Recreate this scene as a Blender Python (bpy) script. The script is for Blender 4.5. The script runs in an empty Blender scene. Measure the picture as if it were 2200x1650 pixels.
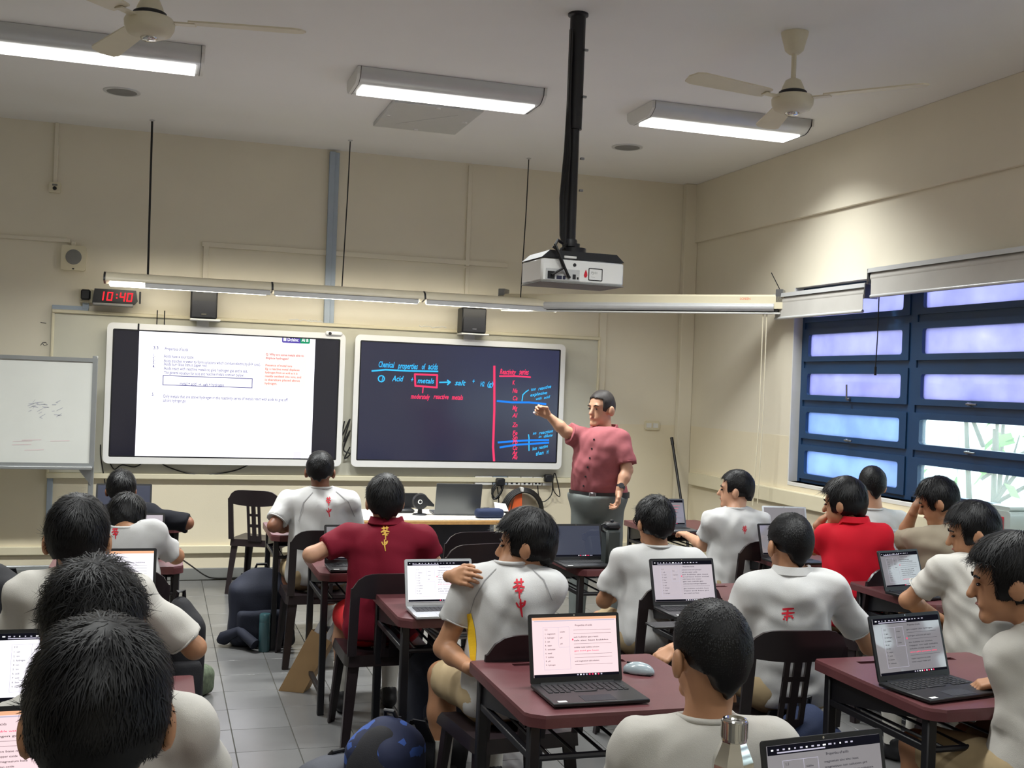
import bpy, bmesh, math, random
import numpy as np
from mathutils import Vector, Matrix
from mathutils.bvhtree import BVHTree
random.seed(7); np.random.seed(7)
SC = bpy.context.scene
COL = SC.collection
PI = math.pi

# ---------------------------------------------------------------- camera
F0, YAW, PIT, ROL = 2400.54, .3054, .0001, .037
CAM = np.array([-4.914, -9.8528, 1.7613])
def cam_axes():
    cy, sy, cp, sp = math.cos(YAW), math.sin(YAW), math.cos(PIT), math.sin(PIT)
    f = np.array([sy*cp, cy*cp, sp]); r = np.array([cy, -sy, 0.]); u = np.cross(r, f)
    cr, sr = math.cos(ROL), math.sin(ROL)
    return cr*r+sr*u, -sr*r+cr*u, f
AR, AU, AF = cam_axes()
cd = bpy.data.cameras.new('camera'); cam = bpy.data.objects.new('camera', cd); COL.objects.link(cam)
cd.sensor_fit = 'HORIZONTAL'; cd.sensor_width = 36; cd.lens = F0/2200*36; cd.clip_start = .05; cd.clip_end = 200
M = Matrix.Identity(4)
for i in range(3):
    M[i][0], M[i][1], M[i][2], M[i][3] = AR[i], AU[i], -AF[i], CAM[i]
cam.matrix_world = M
SC.camera = cam
# ---------------------------------------------------------------- world, exposure
w = bpy.data.worlds.new('world'); SC.world = w; w.use_nodes = True
bg = w.node_tree.nodes['Background']
bg.inputs[0].default_value = (.80, .90, 1.0, 1); bg.inputs[1].default_value = 3.6
SC.view_settings.view_transform = 'Standard'; SC.view_settings.look = 'None'
SC.view_settings.gamma = 1; SC.view_settings.use_curve_mapping = False
SC.view_settings.exposure = 0.52
SC.cycles.use_denoising = True
SC.cycles.max_bounces = 7; SC.cycles.diffuse_bounces = 4; SC.cycles.glossy_bounces = 3
SC.cycles.transparent_max_bounces = 8; SC.cycles.sample_clamp_indirect = 4
SC.cycles.caustics_reflective = False; SC.cycles.caustics_refractive = False
LAMP_E = 2.6; LAMP_W = (60, 25, 13, 32); LAMP_SPREAD = 130          # ceiling tube diffusers
BOARD_E = 12.0       # tubes over the boards
SCREEN_E = 1.0
H = 3.757           # ceiling height

# ---------------------------------------------------------------- helpers: where a seen point lies
def ray(u, v): return ((u-1100)*AR+(825-v)*AU+F0*AF)/F0
def at(u, v, ax, val):
    d = ray(u, v); t = (val-CAM[ax])/d[ax]; return CAM+t*d
def dep(u, v, t): return CAM+t*ray(u, v)

# ---------------------------------------------------------------- materials
MATS = {}
def lin(c):
    return tuple(((x/255)/12.92 if x/255 <= .04045 else ((x/255+.055)/1.055)**2.4) for x in c)
def mat(name, rgb, rough=.5, metal=0, var=.06, scale=8, bump=0, bscale=60, spec=.5, emit=0, alpha=None, coat=0, stretch=None):
    if name in MATS: return MATS[name]
    m = bpy.data.materials.new(name); m.use_nodes = True; nt = m.node_tree; N = nt.nodes; L = nt.links
    p = N['Principled BSDF']; c = lin(rgb)
    tc = N.new('ShaderNodeTexCoord'); src = tc.outputs['Object']
    if stretch:
        mp = N.new('ShaderNodeMapping'); mp.inputs['Scale'].default_value = stretch; L.new(src, mp.inputs[0]); src = mp.outputs[0]
    nz = N.new('ShaderNodeTexNoise'); nz.inputs['Scale'].default_value = scale; nz.inputs['Detail'].default_value = 4
    L.new(src, nz.inputs['Vector'])
    rp = N.new('ShaderNodeValToRGB'); e = rp.color_ramp.elements
    e[0].position = .3; e[1].position = .7
    e[0].color = tuple(max(0, x*(1-var)) for x in c)+(1,); e[1].color = tuple(min(1, x*(1+var)) for x in c)+(1,)
    L.new(nz.outputs['Fac'], rp.inputs[0]); L.new(rp.outputs[0], p.inputs['Base Color'])
    p.inputs['Roughness'].default_value = rough; p.inputs['Metallic'].default_value = metal
    p.inputs['Specular IOR Level'].default_value = spec
    if coat: p.inputs['Coat Weight'].default_value = coat
    if emit:
        L.new(rp.outputs[0], p.inputs['Emission Color']); p.inputs['Emission Strength'].default_value = emit
    if bump:
        n2 = N.new('ShaderNodeTexNoise'); n2.inputs['Scale'].default_value = bscale; n2.inputs['Detail'].default_value = 3
        L.new(src, n2.inputs['Vector'])
        b = N.new('ShaderNodeBump'); b.inputs['Strength'].default_value = bump; b.inputs['Distance'].default_value = .004
        L.new(n2.outputs['Fac'], b.inputs['Height']); L.new(b.outputs[0], p.inputs['Normal'])
    MATS[name] = m; return m
def glow(name, rgb, e):
    if name in MATS: return MATS[name]
    m = bpy.data.materials.new(name); m.use_nodes = True; nt = m.node_tree; nt.nodes.clear()
    o = nt.nodes.new('ShaderNodeOutputMaterial'); em = nt.nodes.new('ShaderNodeEmission')
    em.inputs[0].default_value = lin(rgb)+(1,); em.inputs[1].default_value = e
    nt.links.new(em.outputs[0], o.inputs[0]); MATS[name] = m; return m
def display(name, rgb, e, rough=.05):
    """a lit screen: emits, with a glossy glass face"""
    if name in MATS: return MATS[name]
    m = bpy.data.materials.new(name); m.use_nodes = True; p = m.node_tree.nodes['Principled BSDF']
    p.inputs['Base Color'].default_value = (.01, .01, .012, 1); p.inputs['Roughness'].default_value = rough
    p.inputs['Specular IOR Level'].default_value = .85; p.inputs['Emission Color'].default_value = lin(rgb)+(1,); p.inputs['Emission Strength'].default_value = e
    MATS[name] = m; return m
def film(name, rgb, transp, tint=(1, 1, 1)):
    """frosted or clear window glass"""
    m = bpy.data.materials.new(name); m.use_nodes = True; nt = m.node_tree; N = nt.nodes; L = nt.links; N.clear()
    o = N.new('ShaderNodeOutputMaterial'); tr = N.new('ShaderNodeBsdfTranslucent'); tp = N.new('ShaderNodeBsdfTransparent')
    gl = N.new('ShaderNodeBsdfGlossy'); gl.inputs['Roughness'].default_value = .08
    nz = N.new('ShaderNodeTexNoise'); nz.inputs['Scale'].default_value = 3.0; nz.inputs['Detail'].default_value = 4
    rp = N.new('ShaderNodeValToRGB'); c = lin(rgb)
    rp.color_ramp.elements[0].position = .35; rp.color_ramp.elements[1].position = .7
    rp.color_ramp.elements[0].color = tuple(x*.8 for x in c)+(1,); rp.color_ramp.elements[1].color = tuple(min(1, x*1.1) for x in c)+(1,)
    tc = N.new('ShaderNodeTexCoord'); L.new(tc.outputs['Object'], nz.inputs['Vector']); L.new(nz.outputs['Fac'], rp.inputs[0]); L.new(rp.outputs[0], tr.inputs[0])
    tp.inputs[0].default_value = tint+(1,)
    a = N.new('ShaderNodeMixShader'); a.inputs[0].default_value = transp; L.new(tr.outputs[0], a.inputs[1]); L.new(tp.outputs[0], a.inputs[2])
    b = N.new('ShaderNodeMixShader'); b.inputs[0].default_value = .06; L.new(a.outputs[0], b.inputs[1]); L.new(gl.outputs[0], b.inputs[2])
    L.new(b.outputs[0], o.inputs[0]); MATS[name] = m; return m

mat('wall', (228, 221, 202), .85, var=.03, scale=1.5, bump=.08, bscale=90)
mat('ceiling', (240, 240, 238), .9, var=.02, scale=1.2)
mat('tile', (113, 113, 113), .25, var=.05, scale=5, spec=.5)
mat('tile_b', (108, 108, 108), .27, var=.05, scale=5, spec=.5)
mat('grout', (70, 68, 62), .9)
mat('skirting', (130, 131, 128), .35, var=.05, scale=6)
mat('cream_plastic', (222, 214, 186), .5, var=.02)
mat('white_plastic', (224, 224, 220), .4, var=.02)
mat('white_gloss', (236, 236, 234), .22, var=.01)
mat('grey_blue', (165, 178, 192), .5, var=.03)
mat('board_white', (222, 224, 218), .3, var=.03, scale=3)
mat('board_old', (206, 204, 188), .45, var=.03, scale=3)
mat('alu', (178, 182, 184), .35, .7, var=.03)
mat('steel', (150, 152, 155), .3, .9, var=.03)
mat('window_blue', (26, 62, 100), .4, var=.08, scale=5)
mat('black_metal', (18, 18, 24), .42, var=.1, spec=.5)
mat('black_plastic', (24, 25, 29), .45, var=.1)
mat('speaker_black', (30, 32, 40), .6, var=.1, bump=.3, bscale=400)
mat('speaker_grey', (132, 132, 130), .8, var=.1, bump=.3, bscale=400)
mat('chair', (37, 29, 32), .33, var=.1, scale=10)
mat('desk_top', (98, 57, 60), .34, var=.09, scale=14, bump=.12, bscale=350)
mat('desk_groove', (62, 28, 32), .45)
mat('blind', (196, 194, 188), .7, var=.03)
mat('fan_cream', (222, 214, 190), .4, var=.03)
mat('lamp_body', (205, 207, 208), .3, .2, var=.02)
mat('hair', (9, 9, 12), .5, var=.25, scale=20, spec=.3)
mat('hair_faded', (40, 34, 32), .6, var=.25, scale=60)
mat('skin_a', (176, 129, 97), .5, var=.06, scale=12, spec=.4)
mat('skin_b', (194, 148, 120), .5, var=.06, scale=12, spec=.4)
mat('skin_c', (132, 88, 66), .5, var=.06, scale=12, spec=.4)
mat('shirt_white', (200, 200, 199), .85, var=.03, scale=6, bump=.25, bscale=500, spec=.2)
mat('shirt_offwhite', (198, 195, 188), .85, var=.03, scale=6, bump=.25, bscale=500, spec=.2)
mat('shirt_maroon', (122, 24, 44), .8, var=.06, bump=.2, bscale=500, spec=.2)
mat('shirt_red', (196, 20, 40), .75, var=.06, bump=.2, bscale=500, spec=.2)
mat('shirt_black', (22, 23, 30), .85, var=.1, spec=.2)
mat('jacket', (150, 140, 122), .85, var=.06, spec=.2)
mat('seam', (150, 150, 152), .9); mat('shirt_teacher', (156, 90, 95), .8, var=.06, scale=30, bump=.2, bscale=400, spec=.2)
mat('trousers_grey', (112, 118, 116), .85, var=.05, spec=.2)
mat('khaki', (178, 158, 124), .85, var=.05, spec=.2)
mat('print_red', (204, 24, 48), .7, var=.05); mat('print_gold', (226, 180, 74), .6, var=.05)
mat('yellow', (232, 190, 30), .8, var=.03); mat('red_cloth', (214, 26, 36), .8, var=.05)
mat('navy_cloth', (22, 27, 44), .8, var=.15, bump=.3, bscale=300); mat('blue_cloth', (26, 40, 72), .8, var=.12, bump=.3, bscale=300)
mat('dark_cloth', (20, 20, 26), .8, var=.15, bump=.3, bscale=300); mat('grey_cloth', (74, 76, 84), .8, var=.1, bump=.3, bscale=300)
mat('sock', (208, 206, 198), .9, var=.04, bump=.3, bscale=300); mat('shoe', (20, 20, 24), .5, var=.1)
mat('kraft', (172, 140, 100), .8, var=.07, scale=7); mat('ribbon', (200, 202, 206), .8)
mat('laptop_black', (22, 23, 26), .42, var=.08); mat('laptop_grey', (96, 99, 102), .35, .5, var=.03); mat('laptop_silver', (186, 190, 194), .3, .6, var=.02)
mat('key', (30, 31, 35), .5); mat('chrome', (210, 208, 204), .12, 1, var=.02)
mat('table_white', (226, 222, 212), .4, var=.02); mat('wood_edge', (196, 150, 92), .5, var=.12, scale=30)
mat('orange', (236, 104, 50), .7, var=.04); mat('cable', (16, 16, 18), .5)
mat('mouse_grey', (150, 164, 170), .28, var=.03, coat=.5); mat('bottle_teal', (58, 92, 98), .3, var=.05, coat=.3); mat('bottle_dark', (52, 58, 56), .45, var=.05)
mat('jug', (176, 186, 182), .3, var=.03); mat('paper', (228, 228, 226), .8, var=.02); mat('teal', (40, 130, 136), .6)
mat('camo', (92, 104, 84), .85, var=.4, scale=40)
mat('ink', (30, 32, 60), .6); mat('bark', (98, 92, 82), .9, var=.2); mat('leaf', (112, 150, 84), .8, var=.25)
mat('render_wall', (226, 230, 228), .9, var=.03); mat('pavement', (206, 208, 202), .9, var=.06, scale=2); mat('eye', (30, 22, 20), .2); mat('lip', (160, 96, 86), .5)
glow('tube', (255, 253, 246), LAMP_E); glow('board_tube', (255, 248, 230), BOARD_E)
display('tv_dark', (52, 55, 84), .42, .18); display('tv_side', (30, 31, 50), .35, .18); display('tv_page', (246, 245, 255), 1.12, .25)
display('lap_lilac', (206, 196, 204), .62); display('lap_white', (238, 234, 244), .95); display('lap_pink', (236, 208, 212), .85)
display('lap_grey', (168, 164, 168), .42); display('lap_dark', (78, 84, 104), .42); display('lap_bar', (26, 26, 34), .5)
glow('ink_cyan', (60, 178, 240), 1.0); glow('ink_blue', (36, 120, 220), 1.0); glow('ink_red', (240, 60, 100), 1.0); glow('ink_navy', (64, 62, 130), .8)
glow('ink_orange', (226, 84, 60), .9); glow('box_pink', (255, 224, 217), 1.0); glow('page_button', (216, 214, 244), 1.0); glow('badge_purple', (88, 76, 160), .9); glow('badge_green', (32, 140, 96), .9)
glow('ink_white', (250, 250, 255), 1.0); glow('ink_grey', (120, 116, 124), .8); glow('ink_black', (44, 42, 50), .6); glow('led_red', (255, 40, 50), 1.3); glow('led_dim', (150, 20, 26), .6)
glow('page_line', (176, 172, 190), .9); glow('taskbar', (22, 22, 30), .6); glow('ui_orange', (236, 178, 140), .8); glow('ui_blue', (120, 190, 240), .9); glow('pen_glow', (255, 180, 220), 1.6)

mat('dado', (229, 219, 193), .8, var=.03, scale=1.5, bump=.08, bscale=90)
def patch_cloth(name, cols, scale):
    m = bpy.data.materials.new(name); m.use_nodes = True; nt = m.node_tree; p = nt.nodes['Principled BSDF']; p.inputs['Roughness'].default_value = .8
    tc = nt.nodes.new('ShaderNodeTexCoord'); vo = nt.nodes.new('ShaderNodeTexVoronoi'); vo.inputs['Scale'].default_value = scale; rp = nt.nodes.new('ShaderNodeValToRGB'); rp.color_ramp.interpolation = 'CONSTANT'
    sp = nt.nodes.new('ShaderNodeSeparateColor'); nt.links.new(tc.outputs['Object'], vo.inputs['Vector']); nt.links.new(vo.outputs['Color'], sp.inputs[0]); nt.links.new(sp.outputs[0], rp.inputs[0])
    el = rp.color_ramp.elements; el[0].color = lin(cols[0])+(1,)
    for k, c in enumerate(cols[1:]):
        e = el[1] if k == 0 else el.new(.5); e.position = .55+.45*k/(len(cols)-1); e.color = lin(c)+(1,)
    nt.links.new(rp.outputs[0], p.inputs['Base Color']); MATS[name] = m
patch_cloth('pattern', [(26, 34, 64), (90, 170, 210), (226, 190, 80), (50, 80, 150), (210, 214, 216)], 30)
# ---------------------------------------------------------------- mesh builder
class MB:
    def __init__(s): s.v = []; s.f = []; s.m = []; s.n = 0
    def add(s, V, Fs, mi=0):
        s.v.extend([tuple(map(float, p)) for p in V]); n = s.n
        s.f.extend([tuple(n+i for i in f) for f in Fs]); s.m.extend([mi]*len(Fs)); s.n += len(V); return s
    def box(s, lo, hi, mi=0, b=0, X=None):
        lo, hi = np.array([min(a, c) for a, c in zip(lo, hi)], float), np.array([max(a, c) for a, c in zip(lo, hi)], float)
        if b <= 0 or min(hi-lo) < 2.2*b:
            V = [(x, y, z) for x in (lo[0], hi[0]) for y in (lo[1], hi[1]) for z in (lo[2], hi[2])]
            Fs = [(0, 1, 3, 2), (4, 6, 7, 5), (0, 4, 5, 1), (2, 3, 7, 6), (0, 2, 6, 4), (1, 5, 7, 3)]
        else:
            V = []; idx = {}
            for sx in (0, 1):
                for sy in (0, 1):
                    for sz in (0, 1):
                        c = [(lo, hi)[q][i] for i, q in enumerate((sx, sy, sz))]; sg = [1-2*q for q in (sx, sy, sz)]
                        for ax in range(3):
                            p = list(c)
                            for j in range(3):
                                if j != ax: p[j] += sg[j]*b
                            idx[(sx, sy, sz, ax)] = len(V); V.append(p)
            Fs = []
            for ax in range(3):
                o = [j for j in range(3) if j != ax]
                for sd in (0, 1):
                    q = []
                    for a, c in ((0, 0), (1, 0), (1, 1), (0, 1)):
                        k = [0, 0, 0]; k[ax] = sd; k[o[0]] = a; k[o[1]] = c; q.append(idx[(*k, ax)])
                    Fs.append(tuple(q))
            for ax in range(3):
                o = [j for j in range(3) if j != ax]
                for a in (0, 1):
                    for c in (0, 1):
                        q = []
                        for sd, ff in ((0, o[0]), (0, o[1]), (1, o[1]), (1, o[0])):
                            k = [0, 0, 0]; k[ax] = sd; k[o[0]] = a; k[o[1]] = c; q.append(idx[(*k, ff)])
                        Fs.append(tuple(q))
            for sx in (0, 1):
                for sy in (0, 1):
                    for sz in (0, 1): Fs.append(tuple(idx[(sx, sy, sz, a)] for a in range(3)))
        if X is not None: V = [tuple(X @ Vector(p)) for p in V]
        return s.add(V, Fs, mi)
    def tube(s, pts, r, n=8, mi=0, cap=True, sq=False):
        pts = [np.array(p, float) for p in pts]; R = r if hasattr(r, '__len__') else [r]*len(pts)
        ref = None; V = []
        for i, p in enumerate(pts):
            d = (pts[min(i+1, len(pts)-1)]-pts[max(i-1, 0)]); d = d/(np.linalg.norm(d)+1e-9)
            if ref is None: ref = np.array([0, 0, 1.]) if abs(d[2]) < .9 else np.array([1., 0, 0])
            a = np.cross(d, ref); a /= np.linalg.norm(a)+1e-9; b = np.cross(a, d); ref = b
            for k in range(n):
                t = 2*PI*(k+(.5 if sq else 0))/n; V.append(p+R[i]*(math.cos(t)*a+math.sin(t)*b))
        Fs = [(i*n+k, i*n+(k+1) % n, (i+1)*n+(k+1) % n, (i+1)*n+k) for i in range(len(pts)-1) for k in range(n)]
        if cap: Fs += [tuple(range(n-1, -1, -1)), tuple((len(pts)-1)*n+k for k in range(n))]
        return s.add(V, Fs, mi)
    def lathe(s, prof, n=24, c=(0, 0, 0), mi=0, X=None, cap=True):
        V = [(c[0]+r*math.cos(2*PI*k/n), c[1]+r*math.sin(2*PI*k/n), c[2]+z) for r, z in prof for k in range(n)]
        Fs = [(i*n+k, i*n+(k+1) % n, (i+1)*n+(k+1) % n, (i+1)*n+k) for i in range(len(prof)-1) for k in range(n)]
        if cap: Fs += [tuple(range(n-1, -1, -1)), tuple((len(prof)-1)*n+k for k in range(n))]
        if X is not None: V = [tuple(X @ Vector(p)) for p in V]
        return s.add(V, Fs, mi)
    def prism(s, poly, lo, hi, ax=2, mi=0, X=None):
        """polygon in the two other axes, extruded along ax"""
        o = [j for j in range(3) if j != ax]; V = []
        for h in (lo, hi):
            for p in poly:
                q = [0, 0, 0]; q[ax] = h; q[o[0]] = p[0]; q[o[1]] = p[1]; V.append(q)
        n = len(poly); Fs = [(k, (k+1) % n, n+(k+1) % n, n+k) for k in range(n)]+[tuple(range(n-1, -1, -1)), tuple(range(n, 2*n))]
        if X is not None: V = [tuple(X @ Vector(p)) for p in V]
        return s.add(V, Fs, mi)
    def quad(s, a, b, c, d, mi=0): return s.add([a, b, c, d], [(0, 1, 2, 3)], mi)
    def xf(s, X): s.v = [tuple(X @ Vector(p)) for p in s.v]; return s
    def build(s, name, mats, parent=None, smooth=40, origin=None):
        me = bpy.data.meshes.new(name)
        V = s.v
        if origin is not None: V = [tuple(np.array(p)-origin) for p in V]
        me.from_pydata(V, [], s.f)
        mats = mats if isinstance(mats, (list, tuple)) else [mats]
        for m in mats: me.materials.append(MATS[m])
        if len(mats) > 1: me.polygons.foreach_set('material_index', s.m)
        bm = bmesh.new(); bm.from_mesh(me); bmesh.ops.recalc_face_normals(bm, faces=bm.faces); bm.to_mesh(me); bm.free()
        if smooth:
            me.polygons.foreach_set('use_smooth', [True]*len(me.polygons)); me.set_sharp_from_angle(angle=math.radians(smooth))
        o = bpy.data.objects.new(name, me); COL.objects.link(o)
        if parent: o.parent = parent
        return o
def tag(o, label, cat, group=None):
    o['label'] = label; o['category'] = cat
    if group: o['group'] = group
    return o
def thing(name, label, cat, loc=(0, 0, 0), rz=0, group=None):
    o = bpy.data.objects.new(name, None); COL.objects.link(o); o.empty_display_size = .1
    o.location = tuple(map(float, loc)); o.rotation_euler = (0, 0, rz); return tag(o, label, cat, group)
def struct(name, mb, m, parent=None, **k):
    o = mb.build(name, m, parent, **k)
    if not parent: o['kind'] = 'structure'
    return o
def whole(name, label, cat, mb, m, group=None, smooth=40):
    """a thing that is one mesh, with its origin at its base centre"""
    V = np.array(mb.v); org = np.array([(V[:, 0].min()+V[:, 0].max())/2, (V[:, 1].min()+V[:, 1].max())/2, V[:, 2].min()])
    o = mb.build(name, m, None, smooth, origin=org); o.location = org; return tag(o, label, cat, group)
def copy_tree(o, parent=None):
    c = o.copy(); COL.objects.link(c)
    if parent: c.parent = parent
    for ch in o.children: copy_tree(ch, c)
    return c
def rrect(x0, z0, x1, z1, r, n=4):
    P = []
    for cx, cz, a in ((x1-r, z1-r, 0), (x0+r, z1-r, 90), (x0+r, z0+r, 180), (x1-r, z0+r, 270)):
        for k in range(n+1):
            t = math.radians(a+90*k/n); P.append((cx+r*math.cos(t), cz+r*math.sin(t)))
    return P
def ring_prism(mb, A, B, lo, hi, ax, mi=0):
    """frame between outline A and inner outline B (same point count)"""
    o = [j for j in range(3) if j != ax]; n = len(A); V = []
    for P in (A, B):
        for h in (lo, hi):
            for p in P:
                q = [0, 0, 0]; q[ax] = h; q[o[0]] = p[0]; q[o[1]] = p[1]; V.append(q)
    Fs = []
    for k in range(n):
        j = (k+1) % n
        Fs += [(k, j, n+j, n+k), (2*n+k, 3*n+k, 3*n+j, 2*n+j), (k, 2*n+k, 2*n+j, j), (n+k, n+j, 3*n+j, 3*n+k)]
    mb.add(V, Fs, mi)
_fcache = {}
def text_geo(s, size=1, shear=0, bold=0):
    k = (s, shear, bold)
    if k not in _fcache:
        c = bpy.data.curves.new('t', 'FONT'); c.body = s; c.size = 1; c.shear = shear; c.offset = bold; c.resolution_u = 2
        o = bpy.data.objects.new('t', c); COL.objects.link(o)
        bpy.context.view_layer.update()
        me = o.evaluated_get(bpy.context.evaluated_depsgraph_get()).to_mesh()
        _fcache[k] = ([tuple(v.co) for v in me.vertices], [tuple(p.vertices) for p in me.polygons])
        bpy.data.objects.remove(o); bpy.data.curves.remove(c)
    V, Fs = _fcache[k]
    return [(p[0]*size, p[1]*size) for p in V], Fs
def put_text(mb, s, org, ux, uz, size, mi=0, shear=0, bold=0, width=None):
    """flat lettering: org is the left end of the base line, ux / uz unit vectors along and up"""
    V, Fs = text_geo(s, size, shear, bold); k = 1
    if not V: return
    if width: k = width/max(p[0] for p in V)
    org, ux, uz = map(np.array, (org, ux, uz))
    mb.add([org+ux*p[0]*k+uz*p[1] for p in V], Fs, mi)

# ---------------------------------------------------------------- soft bodies: distance field -> surface nets
class Field:
    def __init__(s, lo, hi, h):
        s.lo = np.array(lo, float); s.h = h; s.n = np.ceil((np.array(hi)-s.lo)/h).astype(int)+1
        s.F = np.full(s.n, .5, np.float32)
        s.ax = [s.lo[i]+h*np.arange(s.n[i]) for i in range(3)]
    def block(s, lo, hi):
        a = np.clip(np.floor((np.array(lo)-s.lo)/s.h).astype(int), 0, s.n); b = np.clip(np.ceil((np.array(hi)-s.lo)/s.h).astype(int)+1, 0, s.n)
        sl = tuple(slice(a[i], b[i]) for i in range(3))
        G = np.stack(np.meshgrid(*[s.ax[i][sl[i]] for i in range(3)], indexing='ij'), -1)
        return sl, G
    def mix(s, sl, d, k):
        A = s.F[sl]
        if d.size == 0: return
        if k > 0:
            q = np.maximum(k-np.abs(A-d), 0)/k; s.F[sl] = np.minimum(A, d)-q*q*k*.25
        else: s.F[sl] = np.minimum(A, d)
    def cone(s, a, b, ra, rb, k=.02, end=None, sq=None):
        a = np.array(a, float); b = np.array(b, float); R = max(ra, rb)+k+3*s.h
        sl, G = s.block(np.minimum(a, b)-R, np.maximum(a, b)+R)
        ab = b-a; L2 = ab@ab+1e-12; t = np.clip(((G-a)@ab)/L2, 0, 1)
        d = np.linalg.norm(G-a-t[..., None]*ab, axis=-1)-(ra+t*(rb-ra))
        if end is not None: d = np.maximum(d, (G-np.array(end[0]))@np.array(end[1]))
        s.mix(sl, d, k)
    def ell(s, c, r, Rm=None, k=.02, cut=None):
        c = np.array(c, float); r = np.array(r, float); R = r.max()+k+3*s.h
        sl, G = s.block(c-R, c+R); p = G-c
        if Rm is not None: p = p@np.array(Rm)
        k0 = np.linalg.norm(p/r, axis=-1); k1 = np.linalg.norm(p/(r*r), axis=-1)+1e-9; d = k0*(k0-1)/k1
        if cut is not None: d = np.maximum(d, cut(p))
        s.mix(sl, d, k)
    def rbox(s, c, half, rad, Rm=None, k=.02):
        c = np.array(c, float); half = np.array(half, float); R = np.linalg.norm(half)+k+3*s.h
        sl, G = s.block(c-R, c+R); p = G-c
        if Rm is not None: p = p@np.array(Rm)
        q = np.abs(p)-(half-rad); d = np.linalg.norm(np.maximum(q, 0), axis=-1)+np.minimum(q.max(-1), 0)-rad
        s.mix(sl, d, k)
    def wrinkle(s, amp, sc, seed=0):
        rs = np.random.RandomState(seed); G = np.meshgrid(*s.ax, indexing='ij', sparse=True); W = 0
        for i in range(5):
            v = rs.randn(3); v /= np.linalg.norm(v); f = sc*(.6+1.3*rs.rand()); v2 = rs.randn(3)*sc*.35
            ph = rs.rand()*6.28
            W = W+np.sin((v[0]*G[0]+v[1]*G[1]+v[2]*G[2])*f+ph+1.6*np.sin(v2[0]*G[0]+v2[1]*G[1]+v2[2]*G[2]))
        s.F += (amp*W/5).astype(np.float32)
    def mesh(s):
        F = s.F; sg = F < 0; h = s.h
        c = [sg[i:sg.shape[0]-1+i, j:sg.shape[1]-1+j, k:sg.shape[2]-1+k] for i in (0, 1) for j in (0, 1) for k in (0, 1)]
        cnt = sum(x.astype(np.int8) for x in c); act = (cnt > 0) & (cnt < 8); I = np.argwhere(act)
        if len(I) == 0: return np.zeros((0, 3)), []
        idx = np.full(act.shape, -1, np.int64); idx[act] = np.arange(len(I))
        P = np.zeros((len(I), 3)); W = np.zeros(len(I))
        cor = [np.array((i, j, k)) for i in (0, 1) for j in (0, 1) for k in (0, 1)]
        val = [F[I[:, 0]+q[0], I[:, 1]+q[1], I[:, 2]+q[2]] for q in cor]
        for a in range(8):
            for b in range(a+1, 8):
                if abs(cor[a]-cor[b]).sum() != 1: continue
                m = (val[a] < 0) != (val[b] < 0); t = val[a]/(val[a]-val[b]+1e-12)
                P += np.where(m[:, None], cor[a]+t[:, None]*(cor[b]-cor[a]), 0); W += m
        V = s.lo+h*(I+P/W[:, None]); Fs = []
        for ax in range(3):
            o = [j for j in range(3) if j != ax]; A = [slice(None)]*3; B = [slice(None)]*3
            A[ax] = slice(0, -1); B[ax] = slice(1, None)
            for j in o: A[j] = slice(1, -1); B[j] = slice(1, -1)
            x = sg[tuple(A)] != sg[tuple(B)]; fl = sg[tuple(A)][x]; E = np.argwhere(x)
            for j in o: E[:, j] += 1
            q = []
            for da, db in ((0, 0), (1, 0), (1, 1), (0, 1)):
                T = E.copy(); T[:, o[0]] -= da; T[:, o[1]] -= db; q.append(idx[T[:, 0], T[:, 1], T[:, 2]])
            q = np.stack(q, 1)
            flip = fl if ax != 1 else ~fl
            q[flip] = q[flip][:, ::-1]
            q = q[(q >= 0).all(1)]; Fs.append(q)
        return V, np.concatenate(Fs)
def soft_obj(name, V, Fs, m, parent=None, org=None, colour=None):
    me = bpy.data.meshes.new(name); org = np.zeros(3) if org is None else np.array(org)
    V = (np.array(V)-org).astype(np.float32); Fs = np.asarray(Fs, dtype=np.int32)
    me.vertices.add(len(V)); me.vertices.foreach_set('co', V.ravel())
    me.loops.add(Fs.size); me.loops.foreach_set('vertex_index', Fs.ravel())
    me.polygons.add(len(Fs)); me.polygons.foreach_set('loop_start', np.arange(len(Fs), dtype=np.int32)*Fs.shape[1])
    me.polygons.foreach_set('use_smooth', np.ones(len(Fs), bool)); me.update(calc_edges=True)
    me.materials.append(MATS[m]); o = bpy.data.objects.new(name, me); COL.objects.link(o)
    if parent: o.parent = parent
    return o

# ================================================================ THE ROOM
XL, YB = -8.6, -10.8
WX = .12                       # plane of the window frames
# floor: slab (grout) and tiles
fl = struct('floor', MB().box((XL, YB, -.12), (0, 0, -.004)), 'grout')
TX, TY, GX, GY = .29, .345, -4.515, -3.49
tm = []
for mname in ('tile', 'tile_b'):
    o = MB().box((.002, .002, -.004), (TX-.002, TY-.002, 0), b=.0012).build('tile', mname, fl); tm.append(o.data); bpy.data.objects.remove(o)
cells = []
for i in range(-15, 16):
    for j in range(-24, 12):
        x, y = GX+i*TX, GY+j*TY
        if x < XL or x+TX > 0.001 or y < YB or y+TY > 0: continue
        p = np.array([x+TX/2, y+TY/2, 0])-CAM; z = p@AF
        vis = z > 1.5 and abs(p@AR)/z < .47 and (p@AU)/z > -.36
        aisle = abs(x+TX/2+4.2) < .85
        cells.append((0 if (vis and aisle) else 1 if vis else 2, z, x, y))
cells.sort(); rest = MB()
for k, (c, z, x, y) in enumerate(cells):
    if k < 300 and c < 2:
        o = bpy.data.objects.new('tile', tm[0 if random.random() < .6 else 1]); COL.objects.link(o); o.parent = fl
        o.location = (x, y, -random.random()*.0008)
    else: rest.box((x+.002, y+.002, -.004), (x+TX-.002, y+TY-.002, 0))
o = rest.build('floor_tiles', 'tile', fl, smooth=0); o['kind'] = 'stuff'
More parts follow.
